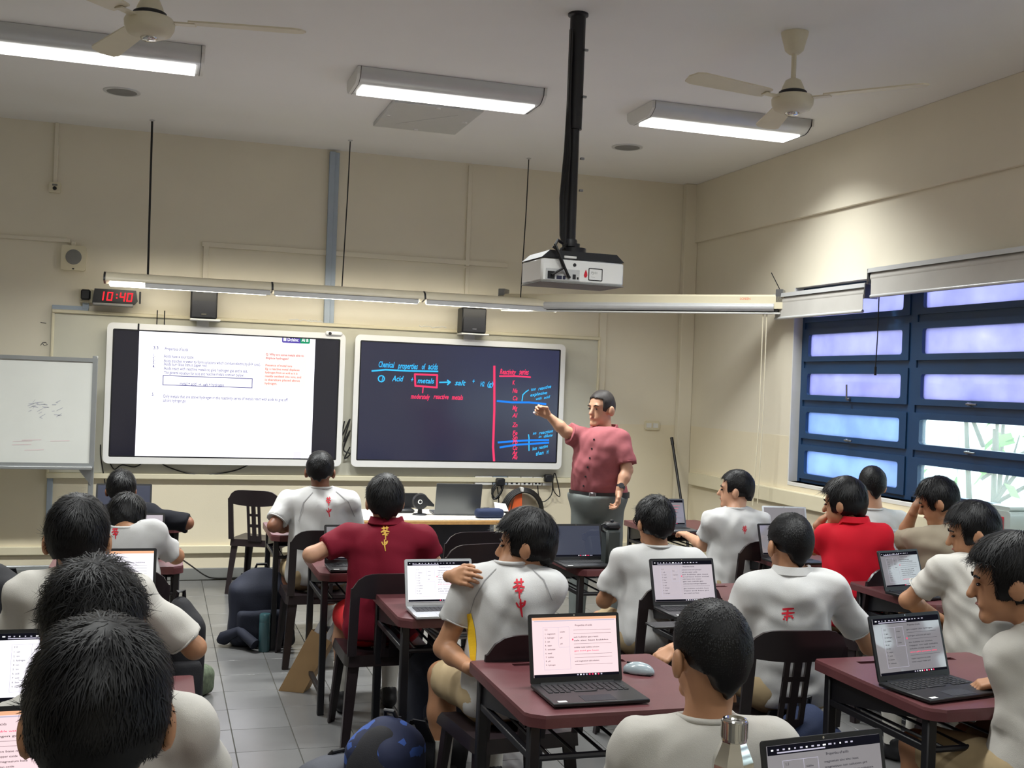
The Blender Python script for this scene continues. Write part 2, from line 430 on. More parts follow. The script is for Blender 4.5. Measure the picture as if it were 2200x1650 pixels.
struct('ceiling', MB().box((XL-.2, YB-.2, H), (.3, .2, H+.15)), 'ceiling')
struct('wall_front', MB().box((XL-.2, 0, -.12), (.3, .2, H)), 'wall')
struct('wall_left', MB().box((XL-.2, YB, -.12), (XL, 0, H)), 'wall')
struct('wall_back', MB().box((XL-.2, YB-.2, -.12), (.3, YB, H)), 'wall')
# right wall with its window opening
WY0, WY1, WZ0, WZ1 = -10.32, -1.84, 1.055, 2.63
m = MB(); m.box((0, YB, -.12), (.25, 0, WZ0)); m.box((0, YB, WZ1), (.25, 0, H)); m.box((0, WY1, WZ0), (.25, 0, WZ1)); m.box((0, YB, WZ0), (.25, WY0, WZ1))
struct('wall_right', m, 'wall')
struct('trim_1', MB().box((-.03, YB, 3.19), (0, 0, H), b=.004), 'wall')            # beam standing proud of the wall
struct('trim_2', MB().box((-.14, -.07, 0), (0, 0, H), b=.006), 'wall')             # boxed pipe in the corner
struct('trim_3', MB().box((-.005, WY0, WZ0-.035), (.24, WY1, WZ0), b=.006), 'white_plastic')    # window sill
struct('trim_8', MB().box((XL, -.002, .10), (-.14, .0, 1.42)), 'dado'); struct('trim_9', MB().box((-.002, YB, .10), (0, -.07, 1.052)), 'dado'); struct('trim_10', MB().box((-.002, WY1+.01, 1.052), (0, -.07, 1.42)), 'dado')
struct('trim_4', MB().box((.0, WY1-.012, WZ0), (.25, WY1, WZ1)), 'white_plastic')   # jamb
m = MB()
m.box((XL, -.018, 0), (-.14, 0, .10), b=.003); struct('baseboard_front', m, 'skirting')
struct('baseboard_right', MB().box((-.018, YB, 0), (0, 0, .10), b=.003), 'skirting')
struct('trim_5', MB().box((XL, -.035, .225), (-.14, 0, .295), b=.006), 'cream_plastic')   # skirting trunking along the front wall
struct('trim_6', MB().box((-.045, -10.3, .86), (0, -.14, .985), b=.008), 'cream_plastic')    # trunking below the windows
struct('trim_7', MB().box((-.035, -.9, .225), (0, -.14, .295), b=.006), 'cream_plastic')

# ---------------------------------------------------------------- windows: 5 rows, 4 columns of steel sashes
mf = MB()
YM = [WY1-.012, -3.265, -4.50, -5.73, -6.96, -8.10, -9.22, WY0]; ZR = [WZ0+.005, 1.385, 1.695, 2.005, 2.32, WZ1]
film('pane_lilac', (172, 170, 212), .14); film('pane_sky', (158, 180, 222), .14); film('pane_clear', (230, 244, 240), .90, (.93, .98, .95))
win = bpy.data.objects.new('window_1', None); COL.objects.link(win); win.location = (WX, (WY0+WY1)/2, WZ0); win['kind'] = 'structure'; wo = np.array(win.location)
for i, y in enumerate(YM):
    wd = .042 if 0 < i < 7 else .038
    MB().box((WX-.04, y-wd, WZ0), (WX+.04, y+wd, WZ1), b=.004).build('mullion', 'window_blue', win, origin=wo)
for i, z in enumerate(ZR):
    MB().box((WX-.03, WY0, z-.034), (WX+.03, WY1, z+.034), b=.004).build('transom', 'window_blue', win, origin=wo)
for c in range(7):
    for r in range(5):
        y1, y0 = YM[c]-.034, YM[c+1]+.034; z0, z1 = ZR[r]+.026, ZR[r+1]-.026
        A = rrect(y0, z0, y1, z1, .004); B = rrect(y0+.075, z0+.042, y1-.075, z1-.045, .022)
        f = MB(); ring_prism(f, A, B, WX-.05, WX+.005, 0); so = f.build('sash', 'window_blue', win, origin=wo)
        kind = 'pane_lilac' if r >= 2 else ('pane_sky' if c == 0 else 'pane_clear')
        MB().prism(B, WX-.024, WX-.018, 0).build('pane', kind, so, origin=wo)
        if r in (1, 2) or (r == 0 and c == 2):
            yc = (y0+y1)/2; h = MB(); h.box((WX-.075, yc-.012, z0+.008), (WX-.05, yc+.012, z0+.03), b=.003)
            if c == 0 and r == 2: h.tube([(WX-.08, yc, z0+.02), (WX-.085, yc, z0+.13)], .007, 8)
            else: h.tube([(WX-.08, yc+.01, z0+.02), (WX-.085, yc-.09, z0+.018)], .007, 8)
            h.build('handle', 'steel', so, origin=wo)
mat('wing_glass', (188, 200, 204), .3)
# outdoors: ground, opposite wing of the building, white column by the window, bare saplings
g = MB().box((.26, -60, -4.0), (60, 40, -3.9)); whole('pavement', 'pale concrete yard outside the windows', 'ground', g, 'pavement')
m = MB(); m.box((15, -40, -3.9), (15.6, 30, 1.9)); ob = thing('school_wing', 'pale low building wing across the yard outside the windows', 'building', (15, -5, -3.9))
oo = np.array(ob.location); m.build('wall', 'render_wall', ob, origin=oo)
MB().box((14.6, -40, 1.9), (16, 30, 2.2)).build('roof_edge', 'steel', ob, origin=oo)
for k in range(14):
    y = -34+4.4*k; MB().box((14.93, y, -.6), (15.0, y+2.6, .9), b=.02).build('window', 'wing_glass', ob, origin=oo)
whole('white_column', 'white column outside the frosted window nearest the front corner', 'column', MB().box((1.1, .12, -3.9), (1.7, 1.0, 4.2), b=.02), 'render_wall')
def sapling(x, y, h, seed, label):
    rs = random.Random(seed); t = thing('sapling', label, 'tree', (x, y, -3.9), group=None); m = MB(); lf = MB()
    m.tube([(0, 0, 0), (.05, .03, h*.5), (rs.uniform(-.2, .2), .1, h)], [.07, .05, .02], 7)
    for k in range(9):
        z = h*(.45+.06*k); a = rs.uniform(0, 6.28); L = rs.uniform(.5, 1.2)
        p1 = (.04, .05, z); p2 = (L*.5*math.cos(a), L*.5*math.sin(a), z+L*.35); p3 = (L*math.cos(a), L*math.sin(a), z+L*.8)
        m.tube([p1, p2, p3], [.025, .018, .007], 5)
        for q in range(5):
            s = rs.uniform(.4, 1); c = np.array(p2)*(1-s)+np.array(p3)*s+np.array([rs.uniform(-.15, .15) for _ in range(3)]); d = np.array([rs.uniform(-.12, .12) for _ in range(3)]); e = np.array([rs.uniform(-.07, .07) for _ in range(3)])
            lf.quad(c-d, c+e, c+d, c-e)
    m.build('trunk', 'bark', t); o = lf.build('leaves', 'leaf', t, smooth=0); o['kind'] = 'stuff'
sapling(3.1, -.45, 5.6, 1, 'leaning bare sapling seen through the lowest clear pane'); sapling(4.3, .75, 5.4, 2, 'leafier sapling seen at the right of the upper clear pane'); sapling(2.8, -1.0, 5.4, 5, 'thin sapling close outside the right hand windows')

# ---------------------------------------------------------------- ceiling lamps
def ceiling_lamp(xc, yc, L, label, row=0):
    t = thing('ceiling_lamp', label, 'lamp', (xc, yc, H), group='fluorescent lamps on the ceiling')
    W, D = .44, .095; l = L/2
    prof = [(-W/2, -.002), (-W/2+.005, -.05), (-W/2+.05, -D+.012), (-W/2+.085, -D), (W/2-.085, -D), (W/2-.05, -D+.012), (W/2-.005, -.05), (W/2, -.002)]
    MB().prism(prof, -l, l, 0).build('housing', 'lamp_body', t, smooth=50)
    for s in (-1, 1):
        e = MB(); e.prism([(p[0]*1.02, p[1]*1.03) for p in prof], s*l, s*(l+.02), 0); e.build('end_cap', 'white_plastic', t)
        g = MB(); g.prism([(p[0]*1.03, p[1]*1.04) for p in prof], s*(l-.003), s*l, 0); g.build('seam', 'black_plastic', t)
    d = MB(); d.box((-l+.03, -.115, -D-.012), (l-.03, .115, -D-.001), b=.005); d.build('diffuser', 'tube', t)
    ld = bpy.data.lights.new('lamp_light', 'AREA'); ld.shape = 'RECTANGLE'; ld.size = L-.08; ld.size_y = .22; ld.energy = LAMP_W[row]; ld.color = (.97, .992, .975); ld.spread = math.radians(LAMP_SPREAD)
    lo = bpy.data.objects.new('lamp_light', ld); COL.objects.link(lo); lo.parent = t; lo.location = (0, 0, -D-.016)
    return t
LY = -2.52
ceiling_lamp(-3.14, LY, 1.24, 'lit white ceiling lamp in the middle, between fan and projector pole')
ceiling_lamp(-1.10, LY-.03, 1.24, 'lit white ceiling lamp partly behind the right ceiling fan', 3)
ceiling_lamp(-5.36, LY-.02, 1.24, 'lit white ceiling lamp at upper left, partly behind the left fan')
for k, x in enumerate((-5.36, -3.14, -1.10)):
    ceiling_lamp(x, -6.0, 1.24, ('left', 'middle', 'right')[k]+' lamp of the second ceiling row, above the pupils', 1)
    ceiling_lamp(x, -9.3, 1.24, ('left', 'middle', 'right')[k]+' lamp of the back ceiling row, overhead of the viewer', 2)
# ---------------------------------------------------------------- ceiling fans
def ceiling_fan(x, y, rot, label):
    t = thing('ceiling_fan', label, 'fan', (x, y, H), rot, 'cream ceiling fans')
    MB().lathe([(.075, -.001), (.072, -.02), (.05, -.1), (.03, -.118), (.018, -.12)], 24).build('canopy', 'fan_cream', t)
    MB().tube([(0, 0, -.11), (0, 0, -.27)], .014, 12).build('down_rod', 'fan_cream', t)
    MB().lathe([(.022, -.255), (.042, -.265), (.058, -.30), (.066, -.325)], 24).build('hood', 'fan_cream', t)
    MB().lathe([(.066, -.322), (.076, -.328), (.076, -.342), (.066, -.345)], 24).build('vent_ring', 'black_plastic', t)
    MB().lathe([(.08, -.343), (.105, -.352), (.115, -.37), (.112, -.40), (.098, -.425), (.065, -.44), (.045, -.444)], 32).build('motor_housing', 'fan_cream', t)
    MB().lathe([(.04, -.443), (.038, -.45), (.03, -.456), (.012, -.458)], 20).build('bottom_cap', 'chrome', t)
    for k in range(3):
        R = Matrix.Rotation(k*2*PI/3, 4, 'Z')
        b = MB(); b.box((.10, -.022, -.372), (.21, .022, -.364), b=.002); br = b.xf(R).build('blade_arm', 'fan_cream', t)
        P = [(.18, -.05), (.22, -.058), (.66, -.075), (.70, -.06), (.72, 0), (.70, .05), (.66, .065), (.22, .05), (.18, .042)]
        b = MB(); b.prism(P, -.004, .004, 2)
        b.xf(R @ Matrix.Translation((0, 0, -.36)) @ Matrix.Rotation(math.radians(9), 4, 'X')).build('blade', 'fan_cream', t)
ceiling_fan(-1.64, -4.42, math.radians(72), 'cream three bladed ceiling fan hanging right of the projector pole')
fp = at(320, 88, 2, H-.458); ceiling_fan(fp[0], fp[1], math.radians(-10), 'cream ceiling fan cut by the top edge, left of the projector pole')
# ---------------------------------------------------------------- round ceiling speakers and access panel
for (x, y, lb) in ((-5.245, -1.34, 'round grey ceiling disc above the hanging left rod'), (-1.295, -1.30, 'round grey ceiling disc right of the projector pole')):
    t = thing('ceiling_speaker', lb, 'speaker', (x, y, H), group='round ceiling discs')
    MB().lathe([(.13, 0), (.128, -.006), (.112, -.009), (.10, -.006)], 32).build('rim', 'lamp_body', t)
    MB().lathe([(.108, -.002), (.104, -.0075), (.002, -.0085)], 32).build('grille', 'speaker_grey', t)
a0, a1 = (-3.40, -2.03), (-2.74, -1.20)
t = thing('access_panel', 'square white panel with four bright studs, flat on the ceiling beyond the middle lamp', 'panel', (-3.07, -1.62, H))
MB().box((-.33, -.41, -.03), (.33, .41, -.001), b=.004).build('plate', 'lamp_body', t)
for x, y in ((-.29, .0), (0, -.37), (.29, -.03), (0, .37)):
    m = MB(); m.lathe([(.02, -.03), (.018, -.036), (.004, -.038)], 12, (x, y, 0)); m.build('stud', 'white_gloss', t)
MB().box((-.30, -.003, -.0315), (.30, .003, -.03)).xf(Matrix.Rotation(math.radians(-52), 4, 'Z')).build('seam', 'lamp_body', t)

# ---------------------------------------------------------------- projector on its pole
PX, PY = -2.845, -4.227
t = thing('projector_pole', 'black pole from the ceiling carrying the projector', 'pole', (PX, PY, H))
MB().lathe([(.055, 0), (.055, -.012), (.04, -.02), (.04, -.02)], 20).build('ceiling_flange', 'black_metal', t)
MB().tube([(0, 0, -.01), (0, 0, -.62)], .042, 16).build('upper_tube', 'black_metal', t)
MB().tube([(0, 0, -.6), (.0, 0, -1.26)], .03, 16).build('lower_tube', 'black_metal', t)
m = MB(); m.lathe([(.036, -1.21), (.04, -1.22), (.04, -1.25), (.03, -1.26)], 16); m.build('clamp', 'black_plastic', t)
for z in (-.2, -.45, -.78, -.95): MB().box((.028, -.045, z-.006), (.05, -.03, z+.006), b=.002).build('screw', 'steel', t)
cb = MB()
for k in range(3):
    cb.tube([(-.05, -.03-.008*k, -.1), (-.052, -.035-.008*k, -.5), (-.06+.012*k, -.04, -.75), (-.075+.015*k, -.04, -1.0), (-.07+.012*k, -.05, -1.2), (-.05, -.06, -1.27)], .008, 6)
cb.build('cable', 'cable', t)
t = thing('projector', 'white projector with black top hanging from the black pole', 'projector', (PX+.02, PY, 2.30), math.radians(2))
b = MB(); b.box((-.235, -.15, .0), (.235, .15, .125), b=.012); b.build('body', 'white_gloss', t)
b = MB(); b.prism([(-.235, .125), (.235, .125), (.19, .165), (-.19, .165)], -.15, .15, 1); b.build('top_cover', 'black_plastic', t)
MB().box((-.235, -.152, -.004), (.235, .15, .002), b=.002).build('bottom_plate', 'speaker_grey', t)
b = MB(); b.tube([(0, 0, .16), (0, 0, .20)], .07, 16); b.box((-.1, -.03, .165), (.12, .03, .175)); b.tube([(0, 0, .18), (0, 0, .225)], .036, 12); b.build('ceiling_bracket', 'black_metal', t)
MB().box((-.21, -.1525, .012), (-.02, -.15, .07), b=.001).build('port_panel', 'lamp_body', t)
for x0, x1, z0, z1, mm in ((-.20, -.16, .015, .055, 'black_plastic'), (-.15, -.12, .016, .034, 'ink'), (-.115, -.10, .016, .034, 'ink'), (-.06, -.042, .02, .045, 'black_plastic'), (-.036, -.026, .02, .032, 'black_plastic')):
    MB().box((x0, -.1545, z0), (x1, -.1515, z1), b=.001).build('port', mm, t)
MB().lathe([(.009, 0), (.009, .003), (.002, .003)], 14, X=Matrix.Translation((-.05, -.15, .095)) @ Matrix.Rotation(PI/2, 4, 'X')).build('lens_hole', 'black_plastic', t)
s = MB(); ring_prism(s, rrect(.03, .02, .11, .085, .005), rrect(.034, .024, .106, .081, .004), -.1525, -.15, 1); st = s.build('sticker', 'black_plastic', t)
q = MB(); q.quad((.034, -.1512, .024), (.106, -.1512, .024), (.106, -.1512, .081), (.034, -.1512, .081)); q.build('sticker_paper', 'paper', st, smooth=0)
q = MB(); put_text(q, 'PJ 01', (.045, -.152, .055), (1, 0, 0), (0, 0, 1), .018); put_text(q, '-----', (.045, -.152, .036), (1, 0, 0), (0, 0, 1), .014); q.build('lettering', 'speaker_grey', st, smooth=0)
q = MB(); q.prism([(.015, .075), (.022, .058), (.024, .045), (.018, .034), (.008, .034), (.004, .045), (.008, .058)], -.152, -.1505, 1); q.build('drop_emblem', 'print_red', t)
MB().box((-.11, -.152, .127), (-.04, -.12, .14), b=.002).build('label_plate', 'white_plastic', t)
for k in range(9): MB().box((.2345, -.12+.028*k, .012), (.238, -.10+.028*k, .115), b=.001).build('vent_fin', 'speaker_grey', t)
c = MB(); c.tube([(-.05, -.02, .21), (-.13, -.10, .225), (-.17, -.17, .19), (-.15, -.185, .14), (-.12, -.18, .08), (-.09, -.165, .035), (-.078, -.155, .028)], .008, 6)
c.tube([(-.05, -.03, .22), (-.12, -.12, .17), (-.14, -.17, .12), (-.125, -.175, .07), (-.18, -.165, .035)], .007, 6); c.tube([(-.15, -.17, .16), (-.185, -.17, .18)], .006, 6); c.build('cable', 'cable', t)

# ---------------------------------------------------------------- long light bar over the boards, on three rods
by = -.45; X0, X1 = -5.355, -1.505
t = thing('board_light', 'long cream light bar of three joined lengths hung above the screens', 'lamp', ((X0+X1)/2, by, 2.50)); to = np.array(t.location)
cuts = [X0, -4.06, -2.78, X1]; Zb = 2.477
for k in range(3):
    a, b = cuts[k]+.004, cuts[k+1]-.004
    prof = [(.09, -.006), (.085, .03), (.05, .055), (-.03, .06), (-.075, .035), (-.09, .0), (-.088, -.01), (-.05, -.012), (.03, -.028)]
    h = MB(); h.prism([(by+p[0], Zb+p[1]-.01) for p in prof], a, b, 0); h.build('housing', 'fan_cream', t, origin=to)
    MB().box((a+.03, by-.0, Zb-.056), (b-.03, by+.055, Zb-.03), b=.008).build('tube', 'board_tube', t, origin=to)
    MB().box((a+(.30 if k == 0 else .01), by-.078, Zb-.062), (b-(.05 if k else .01), by-.07, Zb-.015), b=.002).build('reflector_lip', 'lamp_body', t, origin=to)
for x in (X0, -4.06, -2.78): 
    h = MB(); h.prism([(by+p[0]*1.03, Zb+p[1]*1.03-.01) for p in prof], x-.008, x+.008, 0); h.build('joint', 'black_plastic', t, origin=to)
for x, dx in ((-5.043, .01), (-3.46, -.02), (-1.881, -.02)):
    r = MB(); r.tube([(x, by-.03, H), (x+dx*.3, by-.03, 3.3), (x+dx, by, 2.52)], .0085 if x < -5 else .005, 8); r.build('hanging_rod', 'cable', t, origin=to)
    r = MB(); r.lathe([(.02, -.001), (.02, -.006), (.006, -.012)], 12, (x, by-.03, H)); r.build('ceiling_cup', 'lamp_body', t, origin=to)

# ---------------------------------------------------------------- projection screen across the corner
A = np.array([-2.0, -.20]); B = np.array([-.06, -1.80]); d = (B-A)/np.linalg.norm(B-A); L = np.linalg.norm(B-A)
t = thing('projection_screen', 'rolled up white projection screen case hung across the corner', 'projection screen', (A[0], A[1], 2.455), math.atan2(d[1], d[0]))
c = MB(); c.prism([(-.06, .0), (-.06, .10), (-.045, .115), (.045, .115), (.06, .10), (.06, .0), (.03, 0), (.03, .015), (-.03, .015), (-.03, 0)], 0, L, 0); c.build('case', 'cream_plastic', t)
MB().box((.02, -.05, -.028), (L-.05, .04, -.001)).build('slot', 'cable', t)
MB().tube([(.02, -.045, .012), (L-.08, -.045, .012)], .035, 12).build('roller', 'lamp_body', t)
MB().box((.02, -.055, -.045), (L-.03, -.035, -.03), b=.004).build('bottom_bar', 'white_plastic', t)
for x in (0, L-.06): MB().box((x-.01, -.06, .05), (x+.05, .06, .16), b=.004).build('bracket', 'steel', t)
MB().tube([(L-.04, 0, .15), (L-.12, .0, .30)], .004, 6).build('hook', 'black_metal', t)
q = MB(); put_text(q, 'SCREEN', (L-.36, -.0605, .072), (1, 0, 0), (0, 0, 1), .025); q.build('lettering', 'orange', t, smooth=0)
c = MB(); c.tube([(L-.14, -.03, .0), (L-.14, -.03, -.9), (L-.16, -.02, -1.6)], .005, 6); c.tube([(L-.17, -.03, .0), (L-.17, -.03, -.9), (L-.2, -.02, -1.62)], .005, 6); c.build('pull_cord', 'cream_plastic', t)
# ---------------------------------------------------------------- roller blinds
def blind(y0, y1, z, x, label):
    t = thing('roller_blind', label, 'blind', (x, (y0+y1)/2, z), group='roller blinds over the windows'); o = np.array(t.location)
    MB().tube([(x, y0+.02, z), (x, y1-.02, z)], .045, 20).build('roll', 'blind', t, origin=o)
    m = MB(); m.prism([(x+.05, z+.062), (x-.052, z+.062), (x-.056, z+.03), (x-.05, z+.03), (x-.046, z+.055), (x+.05, z+.055)], y0, y1, 1); m.build('pelmet', 'lamp_body', t, origin=o)
    MB().box((x-.042, y0+.03, z-.14), (x-.039, y1-.03, z)).build('fabric', 'blind', t, origin=o)
    MB().tube([(x-.04, y0+.03, z-.14), (x-.04, y1-.03, z-.14)], .012, 10).build('hem_bar', 'lamp_body', t, origin=o)
    for y in (y0, y1): MB().box((x-.055, y-.006, z-.05), (x+.06, y+.006, z+.06), b=.003).build('bracket', 'steel', t, origin=o)
blind(-2.96, -1.70, 2.52, -.065, 'short roller blind rolled up at the front end of the windows')
blind(-10.2, -2.99, 2.62, -.065, 'long roller blind rolled up, running out of the picture at right')
c = MB(); c.tube([(-.065, -3.06, 2.60), (-.065, -3.06, 2.2), (-.065, -3.05, 1.98)], .004, 6); c.tube([(-.065, -3.05, 1.98), (-.065, -3.05, 1.92)], .009, 6)
whole('blind_cord', 'dark blind cord hanging before the first window column', 'cord', c, 'cable')

# ---------------------------------------------------------------- old wall board behind the screens
t = thing('wall_board', 'wide pale fixed board on the front wall behind both screens', 'board', (-3.36, 0, .85)); o = np.array(t.location)
MB().box((-5.76, -.03, .90), (-.97, -.002, 2.215), b=.004).build('panel', 'board_old', t, origin=o)
for z0, z1 in ((.855, .90), (2.205, 2.235)): MB().box((-5.77, -.05, z0), (-.96, -.002, z1), b=.005).build('rail', 'cream_plastic', t, origin=o)
for x in (-5.77, -.98): MB().box((x, -.045, .87), (x+.02, -.002, 2.22), b=.004).build('end_rail', 'cream_plastic', t, origin=o)
for u, v, L2 in ((620, 694, .3), (900, 716, .25), (660, 697, .12)):
    p = at(u, v, 1, -.055); m = MB(); rs = random.Random(u)
    m.tube([(p[0]+L2*k/12, -.052, 2.238+rs.uniform(0, .02)) for k in range(13)], .004, 5); m.build('tangled_wire', 'white_plastic', t, origin=o)

# ---------------------------------------------------------------- the two interactive screens
def tv(x0, z0, label):
    t = thing('interactive_screen', label, 'screen', (x0, -.1, z0), group=None); W, Hh = 1.96, 1.16
    A = rrect(0, 0, W, Hh, .045); B = rrect(.045, .055, W-.045, Hh-.05, .012)
    f = MB(); ring_prism(f, A, B, -.012, .0, 1); f.build('frame', 'white_gloss', t, smooth=35)
    MB().prism(rrect(.01, .01, W-.01, Hh-.01, .04), .0, .06, 1).build('back_case', 'lamp_body', t)
    f = MB(); ring_prism(f, rrect(.043, .053, W-.043, Hh-.048, .012), rrect(.056, .066, W-.056, Hh-.061, .008), -.010, -.001, 1); f.build('inner_bezel', 'black_plastic', t)
    return t
def tvp(x0, z0, u, v):
    p = at(u, v, 1, -.1); return p[0]-x0, p[2]-z0
tx, tz = -5.3386, .9872
T1 = tv(tx, tz, 'left wall screen showing a white page of typed chemistry notes')
Q = lambda m, a, b, y, mi=0: m.quad((a[0], y, b[1]), (b[0], y, b[1]), (b[0], y, a[1]), (a[0], y, a[1]), mi)
MB().box((.05, -.004, .06), (1.91, -.0005, 1.105)).build('screen_glass', 'tv_side', T1)
pg0, pg1 = tvp(tx, tz, 300, 699), tvp(tx, tz, 668, 990)
MB().box((pg0[0], -.006, .062), (pg1[0], -.004, 1.103)).build('page', 'tv_page', T1)
P1 = lambda u, v: np.array([tvp(tx, tz, u, v)[0], -.0075, tvp(tx, tz, u, v)[1]])
ux, uz = (1, 0, 0), (0, 0, 1)
def line_on(m, s, u0, v, u1, h, mi=0, bold=.0, P=P1, v1=None):
    a = P(u0, v); b = P(u1, v1 if v1 is not None else v); put_text(m, s, a, ux, uz, h, mi, 0, bold, b[0]-a[0])
m = MB()
for s, u0, v, u1 in (('3.3', 329, 748, 340), ('Properties of acids', 354, 750, 404), ('1.', 328, 764, 333), ('Acids have a sour taste.', 352, 766, 417), ('2.', 328, 772, 333), ('Acids dissolve in water to form solutions which conduct electricity (H+ ions).', 352, 776, 560),
    ('3.', 328, 780, 333), ('Acids turn blue litmus paper red.', 352, 783, 445), ('4.', 328, 788, 333), ('Acids react with reactive metals to give hydrogen gas and a salt.', 352, 792, 532), ('The general equation for acid and reactive metals is shown below:', 352, 801, 524),
    ('metal + acid  \u2192  salt + hydrogen', 386, 825, 481), ('5.', 326, 848, 331), ('Only metals that are above hydrogen in the reactivity series of metals react with acids to give off', 350, 852, 618), ('salt and hydrogen gas.', 350, 861, 400)):
    line_on(m, s, u0, v+2, u1, .036, 0, .012)
m.build('typed_text', 'ink_navy', T1, smooth=0)
m = MB(); a, b = P1(350, 806), P1(542, 834); y = -.007
for q0, q1 in (((a[0], a[2]), (b[0], a[2]-.006)), ((a[0], b[2]+.006), (b[0], b[2])), ((a[0], a[2]), (a[0]+.006, b[2])), ((b[0]-.006, a[2]), (b[0], b[2]))): Q(m, q0, q1, y)
m.build('equation_box', 'ink_navy', T1, smooth=0)
a, b = P1(566, 755), P1(655, 831)
m = MB(); Q(m, (a[0], a[2]), (b[0], b[2]), -.0068); bx = m.build('note_box', 'box_pink', T1, smooth=0)
m = MB()
for k, (s, w_) in enumerate((('Q. Why are some metals able to', 1.0), ('displace hydrogen?', .6), ('', 0), ('Presence of metal ions', .7), ('Eg. a reactive metal displaces', .9), ('hydrogen from an acid as it is', .85), ('readily oxidised into ions, and', .95), ('is therefore placed above', .92), ('hydrogen.', .32))):
    if s: put_text(m, s, (a[0]+.02, -.0076, a[2]-.032-.031*k), ux, uz, .026, 0 if k < 2 else 1, 0, .012, (b[0]-a[0]-.04)*w_)
m.build('note_text', ['print_red', 'ink_orange'], bx, smooth=0)
a, b, c = P1(606, 724), P1(668, 739), P1(645, 730)
m = MB(); m.prism(rrect(a[0], b[2], c[0]+.02, a[2], .012), -.0075, -.0065, 1, 0); m.prism(rrect(c[0], b[2], b[0]-.01, a[2], .012), -.0078, -.0066, 1, 1); bd = m.build('corner_badge', ['badge_purple', 'badge_green'], T1)
m = MB(); put_text(m, 'Dchinc', (a[0]+.045, -.0085, b[2]+.016), ux, uz, .04, 0, 0, .02, c[0]-a[0]-.06); put_text(m, 'Ai B', (c[0]+.012, -.0085, b[2]+.016), ux, uz, .04, 0, 0, .02, b[0]-c[0]-.035); Q(m, (a[0]+.012, b[2]+.045), (a[0]+.036, b[2]+.016), -.0085); m.build('badge_text', 'ink_white', bd, smooth=0)
a, b = P1(630, 970), P1(646, 985); m = MB(); Q(m, (a[0], a[2]), (b[0], b[2]), -.0068); m.build('page_button', 'page_button', T1, smooth=0)
m = MB(); m.box((1.78, -.03, 1.135), (1.93, .02, 1.175), b=.012); cm = m.build('webcam', 'white_gloss', T1); MB().lathe([(.014, 0), (.013, .004), (.004, .005)], 14, X=Matrix.Translation((1.82, -.03, 1.155)) @ Matrix.Rotation(PI/2, 4, 'X')).build('lens', 'black_plastic', cm)
MB().box((.235, -.016, 1.105), (.25, .0, 1.16), b=.003).build('clip', 'black_plastic', T1)
for u in (337, 353): x = tvp(tx, tz, u, 695)[0]; MB().tube([(x, .03, 1.14), (x, .03, 1.28)], .005, 6).build('antenna', 'cable', T1)
# right screen: handwriting on dark ground
sx, sz = -3.294, .9872
T2 = tv(sx, sz, 'right wall screen with coloured handwriting on a dark page')
MB().box((.05, -.004, .06), (1.91, -.0005, 1.105)).build('screen_glass', 'tv_dark', T2)
P2 = lambda u, v: np.array([tvp(sx, sz, u, v)[0], -.0068, tvp(sx, sz, u, v)[1]])
C5 = lambda x, y: P2(780+x/5, 740+y/5)
def stroke(m, pts, wd, mi=0, y=-.0066):
    p = [C5(*q) for q in pts]
    for a, b in zip(p[:-1], p[1:]):
        d = np.array([b[0]-a[0], b[2]-a[2]]); L = np.linalg.norm(d)+1e-9; n = np.array([-d[1], d[0]])/L*wd; e = d/L*wd*.6
        m.quad((a[0]-e[0]-n[0], y, a[2]-e[1]-n[1]), (b[0]+e[0]-n[0], y, b[2]+e[1]-n[1]), (b[0]+e[0]+n[0], y, b[2]+e[1]+n[1]), (a[0]-e[0]+n[0], y, a[2]-e[1]+n[1]), mi)
def hand(m, s, x0, y0, x1, size, mi=0, slope=0, sh=.25):
    rs = random.Random(s); a, b = C5(x0, y0), C5(x1, y0); L = b[0]-a[0]; n = len(s); k = 0
    for wd in s.split(' '):
        if wd:
            f = k/n; put_text(m, wd, (a[0]+L*f, -.0072, a[2]+slope*L*f+rs.uniform(-.004, .004)), (math.cos(slope), 0, math.sin(slope)), uz, size*rs.uniform(.94, 1.06), mi, sh+rs.uniform(-.08, .08), .016, L*len(wd)/n*.93)
        k += len(wd)+1
BW, RW = ['ink_cyan', 'ink_blue'], 'ink_red'
def wpart(name, mats, *calls):
    m = MB()
    for c in calls: (hand if isinstance(c[0], str) else stroke)(m, *c)
    m.build(name, mats, T2, smooth=0)['kind'] = 'stuff'
wpart('heading', BW, ('Chemical properties of acids', 160, 245, 810, .075)); wpart('underline', BW, ([(95, 285), (240, 272), (480, 284), (800, 290)], .007, 0))
wpart('equation', BW, ('Acid  +', 310, 395, 540, .07), ('metals', 580, 415, 775, .065), ('salt', 980, 435, 1110, .07), ('+', 1165, 420, 1200, .06), ('H2 (g)', 1255, 450, 1400, .06))
wpart('arrow', BW, ([(820, 408), (930, 405)], .006), ([(905, 385), (935, 405), (905, 432)], .006))
wpart('circled_number', BW, ([(195+33*math.cos(k*.524), 368+33*math.sin(k*.524)) for k in range(13)], .005), ('1', 188, 388, 215, .05))
wpart('upper_blue_line', BW, ([(1440, 608), (1600, 622), (1780, 622), (1960, 640)], .009, 1))
wpart('lower_blue_line', BW, ([(1450, 1052), (1600, 1040), (1780, 1030), (1990, 1025)], .009, 1)); wpart('lower_blue_line', BW, ([(1470, 1105), (1640, 1078), (1990, 1055)], .009, 1))
wpart('pointer_line', BW, ([(1705, 605), (1715, 540), (1745, 510), (1775, 490)], .005)); wpart('pointer_line', BW, ([(1780, 1140), (1780, 1000), (1775, 970)], .005))
wpart('side_note', BW, ('too reactive', 1800, 505, 2030, .042, 0, .22), ('explosive', 1790, 560, 1990, .042, 0, .18), ('with acid', 1850, 600, 2010, .036, 0, .2))
